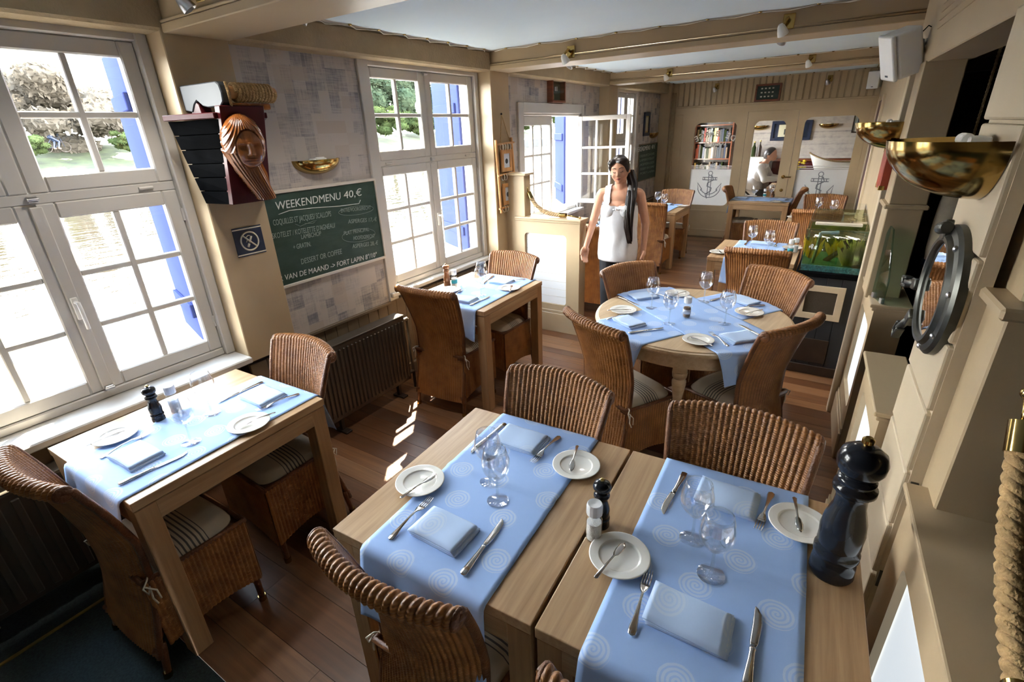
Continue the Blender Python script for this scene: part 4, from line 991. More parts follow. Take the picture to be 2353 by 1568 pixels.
sg = thing('no_smoking_sign', 'square navy no-smoking sign on the tan pier under the figurehead', 'sign', (.0, .042, 1.335))
bx('plate', 'navy', (0, .004, -.08, .08, -.075, .075), sg, .001)
for z in (-.066, .066): bx('cream_line', 'signcream', (.004, .0048, -.08, .08, z-.003, z+.003), sg, 0)
s_ = B(); s_.tube([(.005, .048*math.cos(a*PI/16), .048*math.sin(a*PI/16)) for a in range(32)], .0045, 6, True); s_.cyl((.005, -.034, .034), (.005, .034, -.034), .0045, n=6)
link('prohibition_ring', s_.mesh('prohibition_ring', 'signcream', True), sg)
s_ = B(); s_.cyl((.0045, -.016, -.03), (.0045, -.006, -.012), .006, n=6); s_.cyl((.0045, -.003, -.007), (.0045, .014, .024), .0055, n=6)
s_.tube([(.005, -.02, -.004), (.005, -.012, .008), (.005, -.018, .02), (.005, -.004, .03), (.005, .006, .028)], .0025, 5); link('cigarette', s_.mesh('cigarette', 'signcream', True), sg)

# ---- carved ship's bow on the first pier
fg = thing('ship_bow_figurehead', "model ship's bow with carved woman's head on the first pier", 'figurehead')
wt = [V((0, -.194, 1.92)), V((0, .262, 1.92))]; wbm = [V((0, -.125, 1.55)), V((0, .20, 1.55))]
ft = [px(505, 283, x=.30), px(606, 282, x=.30)]; fb_ = [px(528, 470, x=.22), px(612, 442, x=.22)]
for q in ft: q.z = 1.92
for q in fb_: q.z = 1.555
def plankwall(A, Bq, C, D, nrm, n=6):
    "quad A-B on top, D-C below, split in n planks"
    for i in range(n):
        s, e = i/n+.004, (i+1)/n-.004; p = [A.lerp(D, e), Bq.lerp(C, e), Bq.lerp(C, s), A.lerp(D, s)]
        o = nrm*.016; link('hull_plank', B().hexa([p[0]-o, p[1]-o, p[1], p[0], p[3]-o, p[2]-o, p[2], p[3]]).mesh('hull_plank', 'black', bev=.002), fg)
plankwall(wt[0], ft[0], fb_[0], wbm[0], V((.2, -1, 0)).normalized()); plankwall(ft[1], wt[1], wbm[1], fb_[1], V((.5, 1, 0)).normalized())
hc = B().hexa([wbm[0]+V((0, .02, .01)), fb_[0]+V((-.02, .02, .01)), fb_[1]+V((-.02, -.02, .01)), wbm[1]+V((0, -.02, .01)), wt[0]+V((0, .02, -.004)), ft[0]+V((-.02, .02, -.004)), ft[1]+V((-.02, -.02, -.004)), wt[1]+V((0, -.02, -.004))])
link('hull_core', hc.mesh('hull_core', 'black'), fg)
for A, C in ((wt[0], ft[0]), (ft[1], wt[1])):
    d = (C-A).normalized(); n_ = V((d.y, -d.x, 0))*.016; u_ = V((0, 0, .024))
    link('gunwale', B().hexa([A-n_, C-n_, C+n_*1.3, A+n_*1.3, A-n_+u_, C-n_+u_, C+n_*1.3+u_, A+n_*1.3+u_]).mesh('gunwale', 'red', bev=.003), fg)
a, c = ft[0]+V((.0, 0, .05)), ft[1]+V((.0, 0, .05)); ox = V((.03, 0, 0))
link('stem_board', B().hexa([fb_[0]-V((.012, 0, 0)), fb_[1]-V((.012, 0, 0)), fb_[1]+ox, fb_[0]+ox, a-V((.012, 0, 0)), c-V((.012, 0, 0)), c+ox, a+ox]).mesh('stem_board', 'red', bev=.003), fg)
def head_relief():
    "carved face, hair parted and swept down to one side; s across, t up, depth out of the board"
    g = lambda x, y, cx, cy, sx, sy: math.exp(-((x-cx)/sx)**2-((y-cy)/sy)**2)
    def depth(s, t):
        fx, fy = s-.012, t-.035; h = 0.
        e = 1-(s/.088)**2-((t-.055)/.118)**2
        if e > 0: h = .105*e**.5
        if t < .03:      # hair falling
            k = min(1, max(0, (.03-t)/.215)); c = -.028+.075*k**1.2; wd = .066-.024*k; e2 = 1-((s-c)/wd)**2
            if e2 > 0: h = max(h, (.066-.02*k)*e2**.5)
        face = (fx/.056)**2+(fy/.082)**2
        if face < 1:
            h = .104*max(0, 1-(s/.098)**2-((t-.05)/.125)**2)**.5
            h += .006*g(fx, fy, 0, .03, .05, .012)-.013*(g(fx, fy, -.025, .014, .014, .010)+g(fx, fy, .025, .014, .014, .010))
            h += .0085*(g(fx, fy, -.025, .013, .009, .006)+g(fx, fy, .025, .013, .009, .006))
            h += .0035*(g(fx, fy, -.025, .026, .017, .003)+g(fx, fy, .025, .026, .017, .003))
            nb_ = max(0, min(1, (.028-fy)/.05)); 
            if -.026 < fy < .03: h += (.006+.017*nb_)*math.exp(-(fx/(.006+.004*nb_))**2)*(1 if fy > -.018 else max(0, 1-(-.018-fy)/.008))
            h += .005*(g(fx, fy, -.010, -.018, .005, .005)+g(fx, fy, .010, -.018, .005, .005))
            h += .008*g(fx, fy, 0, -.040, .021, .0045)+.007*g(fx, fy, 0, -.050, .017, .005)-.007*g(fx, fy+.012*(fx/.02)**2*.15, 0, -.0452, .022, .0018)
            h += .010*g(fx, fy, 0, -.069, .016, .010)+.006*(g(fx, fy, -.034, -.018, .018, .02)+g(fx, fy, .034, -.018, .018, .02))
            h -= .012*max(0, face-.86)/.14
        elif h > .004:
            if t > .02: ph = math.atan2(s-.0, t-.19)*44+t*40
            else: k = min(1, max(0, (.03-t)/.215)); ph = (s-(-.028+.075*k**1.2))/(.066-.024*k)*30+t*18
            h += .0030*math.sin(ph)+.0016*math.sin(ph*2.3+1); h += .004
        return max(h, -.004)
    nu, nv = 110, 170; b = B()
    b.grid(lambda u, v: (depth(-.105+.21*u, -.192+.375*v), -.105+.21*u, -.192+.375*v), nu, nv)
    keep = []
    for f in b.f:
        if max(b.v[i][0] for i in f) > .002: keep.append(f)
    b.f = keep
    b.prism([(.082*math.cos(a*PI/12), .055+.110*math.sin(a*PI/12)) for a in range(24)], -.075, .012, 0)
    b.prism([(.02, -.186), (.078, -.186), (.072, -.08), (.05, .0), (-.085, .02), (-.06, -.06), (-.02, -.13)], -.075, .006, 0)
    return b.mesh('carved_head', 'carved', True)
mid = (ft[0]+ft[1]+fb_[0]+fb_[1])/4
hd = link('carved_head', head_relief(), fg, (mid.x+.052, mid.y-.022, 1.765), (0, .10, -.42))
lo = px(452, 200, x=.06)
br = B(); br.prism([(0, 1.965), (.06, 1.955), (.09, 1.985), (.12, 2.0), (.16, 1.975), (.20, 1.968), (.30, 1.968), (.325, 1.985), (.33, 2.02), (.322, 2.05), (.30, 2.064), (0, 2.066)], -.105, -.062, 1)
link('cathead_bracket', br.mesh('cathead_bracket', 'grey', bev=.004), fg)
link('knee', B().prism([(.03, 1.93), (.13, 1.93), (.12, 1.985), (.09, 2.005), (.06, 1.985)], -.10, -.05, 1).mesh('knee', 'red', bev=.003), fg)
link('windlass_barrel', B().cyl((.295, -.07, 2.024), (.295, .165, 2.024), .026, n=20).mesh('windlass_barrel', 'maple', SM), fg)
link('windlass_bar', B().box(.275, .315, -.065, .125, 1.955, 1.982).mesh('windlass_bar', 'carved', bev=.008, seg=3), fg)
cl = []
for i in range(12*14+1):
    t_ = i/14; cl.append((.295+.033*math.cos(2*PI*t_), -.035+.185*(t_/12), 2.024+.033*math.sin(2*PI*t_)))
link('rope_coil', ropemesh(cl, .0085, .02, 'rope', 3, 6, 600), fg)
link('rope_end', ropemesh([(.325, -.075, 2.06), (.338, -.078, 2.02), (.325, -.07, 1.97), (.30, -.06, 1.948), (.30, .02, 1.946)], .0065, .018, 'rope', 3, 6, 60), fg)

# ---- ladder frame with two hung pictures on the second pier
ld = thing('rope_ladder_frame', 'little wooden rope ladder holding two small framed drawings on the second pier', 'wall ornament')
for (a, c) in (((1139, 322), (1152, 490)), ((1174, 316), (1187, 478))):
    A, C = px(*a, x=.02), px(*c, x=.02); link('rail', B().cyl(A, C, .014, .013, 10).mesh('rail', 'maple', SM), ld)
for z, d in ((1.715, .0), (1.455, .0), (1.165, .0)): link('rung', B().cyl((.026, 2.41, z), (.026, 2.69, z+.008), .009).mesh('rung', 'maple', SM), ld)
for z0 in (1.48, 1.19):
    fr_ = B(); framehole(fr_, (-.085, .085, 0, .19), (-.05, .05, .035, .155), .004, -.008, .008, 2)
    f_ = link('picture_frame', fr_.mesh('picture_frame', 'maple', bev=.002), ld, (.028, 2.555, z0), (0, 0, PI/2))
    link('picture', B().box(-.052, .052, -.0, .003, .033, .157).mesh('picture', 'label'), f_); link('drawing', B().lathe([(0, 0), (.022, 0), (.022, .001), (0, .001)], 14).mesh('drawing', 'grey'), f_, (0, -.001, .09), (PI/2, 0, 0))
for z in (1.70, 1.445, 1.165):
    for k in range(4):
        yc = 2.49+.04*k; b = B(); b.tube([(.026+.018*math.cos(a*PI/6), yc, z-.01+.028*math.sin(a*PI/6)) for a in range(12)], .0035, 6, True); link('cord_loop', b.mesh('cord_loop', 'cord', True), ld)

b = B(); hk = px(1152, 262, x=.01); b.tube([(.026, 2.47, 1.72), hk, (.026, 2.63, 1.725)], .003, 6); link('hanging_string', b.mesh('hanging_string', 'rope', True), ld); link('hook', B().ball(hk, .009).mesh('hook', 'dark', True), ld)

def picture(name, label, w_, h, d, frame, back, loc, rot, items=(), fw=.022):
    t = thing(name, label, 'picture', loc); t.rotation_euler = rot; fr_ = B()
    framehole(fr_, (-w_/2, w_/2, -h/2, h/2), (-w_/2+fw, w_/2-fw, -h/2+fw, h/2-fw), .003, -d, 0, 2)
    link('frame', fr_.mesh('frame', frame, bev=.003), t); link('backing', B().box(-w_/2+.01, w_/2-.01, -.012, -.004, -h/2+.01, h/2-.01).mesh('backing', back), t)
    for n_, m_, x0, x1, z0, z1, y0 in items: bx(n_, m_, (x0, x1, y0, -.011, z0, z1), t, .001)
    link('glazing', B().box(-w_/2+.015, w_/2-.015, -d+.006, -d+.008, -h/2+.015, h/2-.015).mesh('glazing', 'pane'), t); return t
DG = mat('bottle_green_felt', (.014, .03, .018), .8)
picture('display_case', 'deep mahogany display case with green felt hung above the open window', .30, .225, .07, 'mahogany', DG, (-.13, 3.77, 2.19), (0, 0, PI/2),
        [('specimen', 'label', .0, .02, .0, .04, -.02), ('specimen', 'silver', .035, .055, .0, .045, -.02), ('card', 'gold', -.06, -.015, -.08, -.035, -.014), ('rod', 'dark', -.05, .05, -.02, -.012, -.02)])
kp = [('knot', 'cord', -.10+.05*i, -.075+.05*i, z, z+.018, -.018) for i in range(4) for z in (-.06, -.005, .05)]
picture('knot_display', 'mahogany framed board of knots on the frieze above the glazed door', .35, .235, .04, 'mahogany', DG, (1.47, 7.595, 2.195), (-.06, 0, .0), kp, .026)
picture('framed_print', 'dark navy framed certificate on the far window wall', .27, .34, .025, 'navy', 'gold', (-.13, 6.88, 1.83), (0, 0, PI/2), [('print', 'signcream', -.06, .06, -.10, .10, -.014)], .05)

# ---- spot lamps on the beams
def spot_proto(m_head):
    return P('spot_lamp', None, [P('wall_plate', B().box(-.032, .032, -.006, 0, -.04, .04).mesh('wall_plate', 'brass', bev=.003)),
        P('arm', B().tube([(0, -.004, .0), (0, -.05, .012), (-.012, -.06, -.005), (-.03, -.065, -.03)], .0085, 8).mesh('arm', 'brass', True)),
        P('lamp_head', B().at((-.03, -.068, -.03), 0, .5, -.35).lathe([(0, .012), (.012, .012), (.02, .0), (.028, -.03), (.031, -.05), (.027, -.05), (.022, -.03), (0, -.022)], 18).mesh('lamp_head', m_head, SM))])
SPW = spot_proto('plastic'); SPS = spot_proto('silver')
for x, y, z, pr_, back, lb in ((.74, 2.40, 2.345, SPW, 0, 'left end of the middle beam'), (2.18, 2.40, 2.36, SPW, 0, 'right end of the middle beam'), (.73, 5.0, 2.365, SPW, 0, 'left end of the far beam'), (2.155, 5.0, 2.375, SPW, 0, 'right end of the far beam'),
        (.73, 7.598, 2.335, SPS, 0, 'back wall frieze, left of the knot board'), (2.24, 7.598, 2.325, SPS, 0, 'back wall frieze, right of the knot board'), (.34, -.10, 2.38, SPS, 0, 'near beam, facing the big window'),
        (.47, .19, 2.37, SPS, 1, 'rear side of the near beam'), (.55, 2.68, 2.355, SPS, 1, 'rear side of the middle beam, left'), (2.10, 2.68, 2.36, SPS, 1, 'rear side of the middle beam, right')):
    sp_ = put(pr_, (x, y, z), PI*back, 'brass-mounted spot lamp on the '+lb, 'spot lamp', 'ceiling spot lamps')
    l_ = bpy.data.lights.new('fill_light', 'SPOT'); l_.energy = SPOT_FILL*(y < 7); l_.spot_size = 2.3; l_.spot_blend = 1.; l_.shadow_soft_size = .06; l_.color = (1, .95, .88)
    link('fill_light', l_, sp_, (-.06, -.17, -.15), (-.25, 0, 0))  # added fill light clear of the lamp head; the spot itself hangs unlit

# ---- right-hand side
def speaker(label, loc, rot, s=1., mount=None):
    t = thing('loudspeaker', label, 'loudspeaker', loc, 0, 'white loudspeakers'); t.rotation_euler = rot
    link('cabinet', B().box(-.065*s, .065*s, -.03*s, .075*s, -.10*s, .10*s).mesh('cabinet', 'plastic', bev=.012*s, seg=3), t)
    link('grille', B().box(-.067*s, .067*s, -.052*s, -.032*s, -.102*s, .102*s).mesh('grille', 'plastic', bev=.009*s, seg=3), t)
    link('badge', B().box(-.012, .012, -.0535*s, -.052*s, -.082*s, -.074*s).mesh('badge', 'grey'), t)
    link('bracket', B().box(-.02, .02, .07*s, .10*s, -.03, .03).cyl((0, .08*s, 0), (.0, .15*s, .02), .012).mesh('bracket', 'silver', SM, .003), t)
    link('cable', B().tube([(.01, .08*s, .05), (.03, .11*s, .08), (.04, .14*s, .05)], .003, 6).mesh('cable', 'black', True), t); return t
speaker('white loudspeaker tilted down from the right header beam', (2.735, 1.84, 2.085), (.35, .16, -1.15))
speaker('white loudspeaker in the far right corner under the ceiling', (2.765, 7.50, 2.265), (.12, 0, -.35), 1.05)
rb = thing('red_box', 'flat red box with brass corners on the second post', 'box', (2.831, 1.985, 1.56), .04)
bx('lid', 'book_red', (-.045, 0, -.085, .085, -.10, .10), rb, .004)
for y in (-.085, .085):
    for z in (-.10, .10): bx('brass_corner', 'brass', (-.047, -.02, min(y, y*.75)-.001, max(y, y*.75)+.001, min(z, z*.8)-.001, max(z, z*.8)+.001), rb, .001)
ph = thing('porthole_mirror', 'round metal porthole with a mirror on the cream planks', 'mirror', (2.8955, .205, 1.40), .04); ph.rotation_euler = (0, -PI/2, .04)
link('ring', B().lathe([(.124, .0), (.168, .0), (.168, .018), (.160, .026), (.145, .030), (.138, .040), (.128, .040), (.123, .034), (.123, .0)], 56, False).mesh('ring', 'gunmetal', .5), ph)
link('mirror_glass', B().lathe([(0, .024), (.125, .024), (.125, .031), (0, .031)], 48).mesh('mirror_glass', 'mirror', .5), ph)
for i in range(8):
    a = i*PI/4+.2; link('rivet', B().ball((0, 0, 0), (.008, .008, .006), 10, 6).mesh('rivet', 'silver', True), ph, (.15*math.cos(a), .15*math.sin(a), .029))
for a in (1.75, 2.4):
    k = B(); k.at((.150*math.cos(a), .150*math.sin(a), .03), a); k.box(-.02, .03, -.016, .016, 0, .02); k.tube([(.02, 0, .012), (.075, 0, .022)], .011, 8); k.box(.055, .11, -.017, -.007, .01, .032); k.box(.055, .11, .007, .017, .01, .032); k.box(.10, .112, -.017, .017, .01, .032)
    link('dog_clamp', k.mesh('dog_clamp', 'gunmetal', SM, .003), ph)
k = B(); k.at((.155, .03, .03), .2); k.cyl((0, -.03, .01), (0, .03, .01), .016); k.box(-.03, .02, -.022, .022, -.004, .012); link('hinge', k.mesh('hinge', 'gunmetal', SM, .003), ph)
def plateglass(label, loc, rz, pts):
    t = thing('glass_plate', label, 'glass plate', loc, rz); link('plate', B().prism(pts, -.004, .004, 0).mesh('plate', 'greenglass', bev=.001), t)
    for y in (pts[0][0]+.02, pts[1][0]-.02): bx('clip', 'silver', (-.009, .009, y-.012, y+.012, .0, .025), t, .002)
plateglass('upright greenish glass plate clipped on the low partition by the second post', (2.905, 1.555, .945), .30, [(0, .0), (.14, .0), (.15, .33), (.13, .37), (.09, .36), (.0, .12)])
plateglass('upright bluish glass plate clipped on the low partition behind the porthole', (2.955, .42, .935), -.05, [(0, .0), (.40, .0), (.42, .06), (.40, .16), (.34, .19), (.06, .19), (.0, .15)])
fd = thing('boat_fender', 'cream canvas boat fender hanging in the dim bar behind the second post', 'boat fender', (3.17, 2.30, 0))
link('body', B().lathe([(0, .98), (.03, .985), (.055, 1.03), (.062, 1.10), (.064, 1.25), (.06, 1.36), (.05, 1.42), (.03, 1.50), (0, 1.505)], 24).mesh('body', 'canvas', True), fd)
for z in (1.0, 1.40): link('band', B().lathe([(.056, z), (.066, z+.003), (.066, z+.03), (.05, z+.034)], 24, False).mesh('band', 'navy', True), fd)
link('lanyard', ropemesh([(0, 0, 1.50), (0, .01, 1.8), (.0, .0, 2.22)], .008, .03, 'roped', 3, 6, 40), fd); link('tail', ropemesh([(0, 0, .98), (-.02, 0, .88), (-.01, .02, .78)], .008, .03, 'roped', 3, 6, 30), fd)
def barrier(label, pts, R_, e0, e1, m):
    t = thing('barrier_rope', label, 'rope'); link('rope', ropemesh(pts, R_, R_*3.4, m, 3, 10), t)
    for p, q, e in ((pts[0], pts[1], e0), (pts[-1], pts[-2], e1)):
        p, q = V(p), V(q); d = (p-q).normalized(); link('brass_ferrule', B().cyl(p-d*.05, p+d*.012, R_*1.15, R_*1.1, 16).mesh('brass_ferrule', 'brass', SM), t)
        b = B(); b.tube([p+d*.01, p+d*.03, V(e)], .006, 8); b.ball(V(e), .012); link('hook', b.mesh('hook', 'brass', True), t)
lp_ = [px(*p, y=2.615) for p in ((1216, 444), (1222, 458), (1232, 472), (1246, 484), (1262, 491), (1280, 494), (1298, 495))]
for q in lp_: q.z = max(q.z, 1.085+.021)
barrier('thick old rope sagging from the pilaster to the low partition cap', lp_, .019, px(1208, 422, y=2.615), V((.735, 2.615, 1.092)), 'roped')
rp = [px(*p, x=2.99) for p in ((2352, 985), (2338, 1080), (2327, 1180), (2321, 1280), (2322, 1380), (2330, 1480), (2342, 1568), (2360, 1660))]
barrier('thick pale rope hanging at the right edge of the view', rp, .021, px(2362, 905, x=2.99), V((2.985, rp[-1].y-.1, .96)), 'rope')

# ---- radiators
def radiator(label, x, y0, y1, z0, z1, pit=.033):
    t = thing('radiator', label, 'radiator'); n = int((y1-y0)/pit); b = B()
    for i in range(n):
        y = y0+.012+i*(y1-y0-.012)/n; b.box(x+.05, x+.062, y, y+pit*.5, z0+.03, z1-.03)
    link('front_ribs', b.mesh('front_ribs', 'radiator', bev=.004), t); bx('panel', 'radiator', (x, x+.052, y0, y1, z0, z1), t, .006, 2); bx('top_grille', 'radiator', (x-.04, x+.056, y0, y1, z1, z1+.012), t, .003)
    for y in (y0+.12, y1-.12): bx('bracket_foot', 'dark', (x-.02, x+.09, y-.025, y+.025, 0, .014), t, .002); bx('bracket_post', 'dark', (x+.01, x+.04, y-.012, y+.012, .01, z0+.02), t, .002)
    for z in (z0+.04, z1-.04): link('pipe', B().cyl((x+.03, y1, z), (x+.03, y1+.05, z), .014).cyl((x+.03, y1+.05, z), (x+.03, y1+.05, 0), .012).mesh('pipe', 'radiator', SM), t)
radiator('dark bronze ribbed radiator below the near chalkboard', .05, .20, .98, .10, .61); radiator('dark bronze ribbed radiator below the big window in the left front corner', .045, -1.75, -.86, .10, .60, .056)


# ---- fish tank on its black cabinet
tc = thing('tank_cabinet', 'black boarded cabinet with a cream framed vent under the fish tank', 'cabinet')
X0, X1, Y0, Y1, ZC, ZK = 2.475, 2.858, 2.66, 4.1, .80, 1.10
bx('carcass', 'black', (X0+.02, X1, Y0+.02, Y1, .06, ZC-.03), tc, 0); bx('plinth', 'dark', (X0-.0, X1, Y0-.012, Y1, 0, .075), tc, .003); bx('top_board', 'black', (X0-.015, X1, Y0-.015, Y1+.01, ZC-.035, ZC), tc, .004)
for i in range(4):
    wq = (X1-X0-.004)/4; bx('front_board', mat('blue_black_paint', (.018, .022, .028), .4, var=.2, vs=5, rnd=True) if i == 0 else bpy.data.materials['blue_black_paint'], (X0+i*wq+.001, X0+(i+1)*wq-.001, Y0, Y0+.02, .075, ZC-.035), tc, .003)
for i in range(9): bx('side_board', bpy.data.materials['blue_black_paint'], (X0, X0+.02, Y0+.02+i*.155, Y0+.02+(i+1)*.155-.002, .075, ZC-.035), tc, .003)
vf = B(); framehole(vf, (2.50, 2.79, .45, .705), (2.55, 2.745, .495, .66), .002, Y0-.016, Y0, 2); link('vent_frame', vf.mesh('vent_frame', 'cream', bev=.002), tc, label='cream vent frame') if False else link('vent_frame', vf.mesh('vent_frame', 'cream', bev=.002), tc)
bx('vent_mesh', mat('vent_cloth', (.05, .035, .02), .8, bs=300, bstr=.5), (2.545, 2.75, Y0-.006, Y0+.001, .49, .665), tc, 0); bx('lower_hatch', 'dark', (2.50, 2.76, Y0-.006, Y0+.001, .10, .29), tc, .002)
tk = thing('fish_tank', 'glass aquarium with yellow plants on the black cabinet', 'aquarium'); g = .007
for n_, p in (('front_glass', (X0, X1-.005, Y0, Y0+g, ZC+.002, ZK)), ('back_glass', (X0, X1-.005, Y1-g, Y1, ZC+.002, ZK)), ('side_glass', (X0, X0+g, Y0+g, Y1-g, ZC+.002, ZK)), ('side_glass', (X1-.005-g, X1-.005, Y0+g, Y1-g, ZC+.002, ZK))):
    bx(n_, 'glass', p, tk, 0)
bx('rim', 'greenglass', (X0, X1-.005, Y0, Y0+.012, ZK-.004, ZK+.004), tk, 0); bx('cross_brace', 'glass', (X0+g, X1-.012, Y0+.45, Y0+.53, ZK-.022, ZK-.015), tk, 0)
def m_tankwater():
    m, t, p = newmat('green_tank_water'); t.nodes.remove(p); o = t.nodes['Material Output']
    lw_ = mth(t, 'MULTIPLY_ADD', mth(t, 'POWER', nd(t, 'LayerWeight', {0: .5}).outputs['Facing'], 4.), .6, .04)
    s = nd(t, 'MixShader', {0: lw_, 1: nd(t, 'BsdfTransparent', {0: (.62, .70, .38, 1)}).outputs[0], 2: nd(t, 'BsdfGlossy', {'Roughness': .03}).outputs[0]}); t.links.new(s.outputs[0], o.inputs[0]); return m
wv_ = B(); wv_.grid(lambda u, v: (X0+.009+(X1-X0-.022)*u, Y0+.009+(Y1-Y0-.018)*v, ZK-.055+.003*math.sin(u*17+v*31)*math.sin(v*43+u*5)), 20, 50)
wv_.box(X0+.009, X1-.013, Y0+.009, Y0+.010, ZC+.05, ZK-.056); link('water', wv_.mesh('water', m_tankwater(), True), tk)
bx('gravel', mat('blue_green_gravel', (.03, .15, .16), .8, var=.5, vs=90, bs=120, bstr=.8), (X0+.009, X1-.013, Y0+.012, Y1-.012, ZC+.003, ZC+.045), tk, 0)
bx('background_sheet', mat('algae_background', (.075, .085, .012), .7, var=.7, vs=7), (X0+.012, X1-.016, Y0+.50, Y0+.51, ZC+.045, ZK-.03), tk, 0)
link('filter_pipe', B().cyl((X0+.075, Y0+.06, ZC+.05), (X0+.09, Y0+.06, ZK-.03), .011).cyl((X0+.09, Y0+.06, ZK-.03), (X0+.2, Y0+.06, ZK-.02), .011).mesh('filter_pipe', mat('grey_green_pipe', (.16, .23, .21), .4), SM), tk)
def weed(seed, c, h, n, m):
    rr = random.Random(seed); b = B()
    for i in range(n):
        a = rr.uniform(0, 2*PI); lean = rr.uniform(.05, .45); L = h*rr.uniform(.5, 1); w_ = rr.uniform(.006, .016); p0 = V(c)+V((rr.uniform(-.03, .03), rr.uniform(-.03, .03), 0))
        d = V((math.cos(a)*lean, math.sin(a)*lean, 1)).normalized(); sd = d.cross(V((math.sin(a), -math.cos(a), .3))).normalized()
        pts = [p0+d*L*k/4+V((0, 0, -.02*(k/4)**2)) for k in range(5)]; vs = []
        for k, q in enumerate(pts): ww = w_*math.sin(PI*(.12+.86*k/4)); vs += [q-sd*ww, q+sd*ww]
        b.add(vs, [(2*k, 2*k+1, 2*k+3, 2*k+2) for k in range(4)])
    return link('water_plant', b.mesh('water_plant', m), tk)
YL = m_leaf('yellow_waterweed', (.50, .45, .14), (.75, .72, .38)); OR_ = m_leaf('amber_waterweed', (.55, .30, .03), (.60, .48, .05))
weed(1, (X1-.09, Y0+.10, ZC+.04), .20, 90, YL); weed(2, (X1-.05, Y0+.16, ZC+.04), .22, 60, YL); weed(3, (X0+.05, Y0+.25, ZC+.04), .2, 40, OR_); weed(4, (X0+.2, Y0+.35, ZC+.04), .17, 50, OR_)
link('driftwood', B().tube([(X0+.15, Y0+.2, ZC+.04), (X0+.22, Y0+.17, ZC+.12), (X0+.27, Y0+.12, ZC+.17), (X0+.24, Y0+.10, ZC+.215)], lambda s: .02-.012*s, 8).mesh('driftwood', 'dark', True), tk)
link('pebble', B().ball((X1-.05, Y0+.03, ZC+.055), (.022, .016, .012)).mesh('pebble', 'brownwall', True), tk)
tl = bpy.data.lights.new('tank_lamp', 'AREA'); tl.shape = 'RECTANGLE'; tl.size = .28; tl.size_y = .05; tl.energy = .08; tl.color = (1, .95, .75)
to = link('tank_lamp', tl, tk, ((X0+X1)/2, Y0+.26, ZK-.012))
bx('lamp_tube', 'trimgrey', (X0+.04, X1-.05, Y0+.24, Y0+.28, ZK-.008, ZK+.012), tk, .004)
# ================================================================ people
def blend(prims, voxel, m, smooth=6, name='body'):
    "one continuous skin over tapered limbs and ellipsoids"
    b = B()
    for p in prims:
        if p[0] == 'c':
            A, C, r0, r1 = V(p[1]), V(p[2]), p[3], p[4]; n = 7
            b.tube([A.lerp(C, i/n) for i in range(n+1)], lambda s: r0+(r1-r0)*s, 14); b.ball(A, r0, 14, 8); b.ball(C, r1, 14, 8)
        else:
            c, r = p[1], p[2]; rot = p[3] if len(p) > 3 else (0, 0, 0)
            b.T = M.Translation(c) @ M.Rotation(rot[2], 4, 'Z') @ M.Rotation(rot[1], 4, 'Y') @ M.Rotation(rot[0], 4, 'X'); b.ball((0, 0, 0), r, 20, 14); b.T = M()
    me = b.mesh(name, None); o = bpy.data.objects.new(name, me); COL.objects.link(o)
    k = o.modifiers.new('v', 'REMESH'); k.mode = 'VOXEL'; k.voxel_size = voxel; k.use_smooth_shade = True
    k = o.modifiers.new('s', 'SMOOTH'); k.factor = .5; k.iterations = smooth
    dg = bpy.context.evaluated_depsgraph_get(); r = bpy.data.meshes.new_from_object(o.evaluated_get(dg))
    bpy.data.objects.remove(o); bpy.data.meshes.remove(me); r.materials.clear(); r.materials.append(MT[m]); r.name = name
    r.polygons.foreach_set('use_smooth', [True]*len(r.polygons)); return r
def garment(body, keep, off, m, name, wave=None):
    "cloth shell that follows the body where keep(co) holds"
    bm = bmesh.new(); bm.from_mesh(body); bm.normal_update()
    bmesh.ops.delete(bm, geom=[f for f in bm.faces if not keep(f.calc_center_median())], context='FACES')
    for _ in range(3): bmesh.ops.smooth_vert(bm, verts=bm.verts, factor=.5, use_axis_x=True, use_axis_y=True, use_axis_z=True)
    bm.normal_update()
    for v in bm.verts:
        o = off(v.co) if callable(off) else off
        v.co += v.normal*(o+(wave(v.co) if wave else 0))
    me = bpy.data.meshes.new(name); bm.to_mesh(me); bm.free(); me.materials.append(MT[m]); me.polygons.foreach_set('use_smooth', [True]*len(me.polygons)); return me
def hand(wr, d, palm_n, s=1., curl=.35, side=1):
    "palm, four unequal bent fingers, thumb from the side of the palm"
    wr, d, n = V(wr), V(d).normalized(), V(palm_n).normalized(); x = d.cross(n).normalized(); out = []
    c = wr+d*.045*s; out.append(('c', wr, wr+d*.035*s, .021*s, .025*s))
    for k, (off, L) in enumerate(((-.027, .072), (-.009, .080), (.009, .075), (.026, .058))):
        r0 = wr+d*.078*s+x*off*s; out.append(('c', wr+d*.03*s+x*off*.8*s, r0, .0145*s, .0105*s))
        p1 = r0+(d*math.cos(curl*.6)+n*math.sin(curl*.6))*L*.5*s; p2 = p1+(d*math.cos(curl*1.6)+n*math.sin(curl*1.6))*L*.5*s
        out += [('c', r0, p1, .0095*s, .0088*s), ('c', p1, p2, .0086*s, .0072*s)]
    t0 = wr+d*.025*s-x*.024*s*side; t1 = t0+(d*.75-x*.5*side+n*.35).normalized()*.036*s; t2 = t1+(d*.95-x*.1*side+n*.3).normalized()*.03*s
    out += [('c', t0, t1, .0125*s, .0105*s), ('c', t1, t2, .010*s, .008*s)]; return out
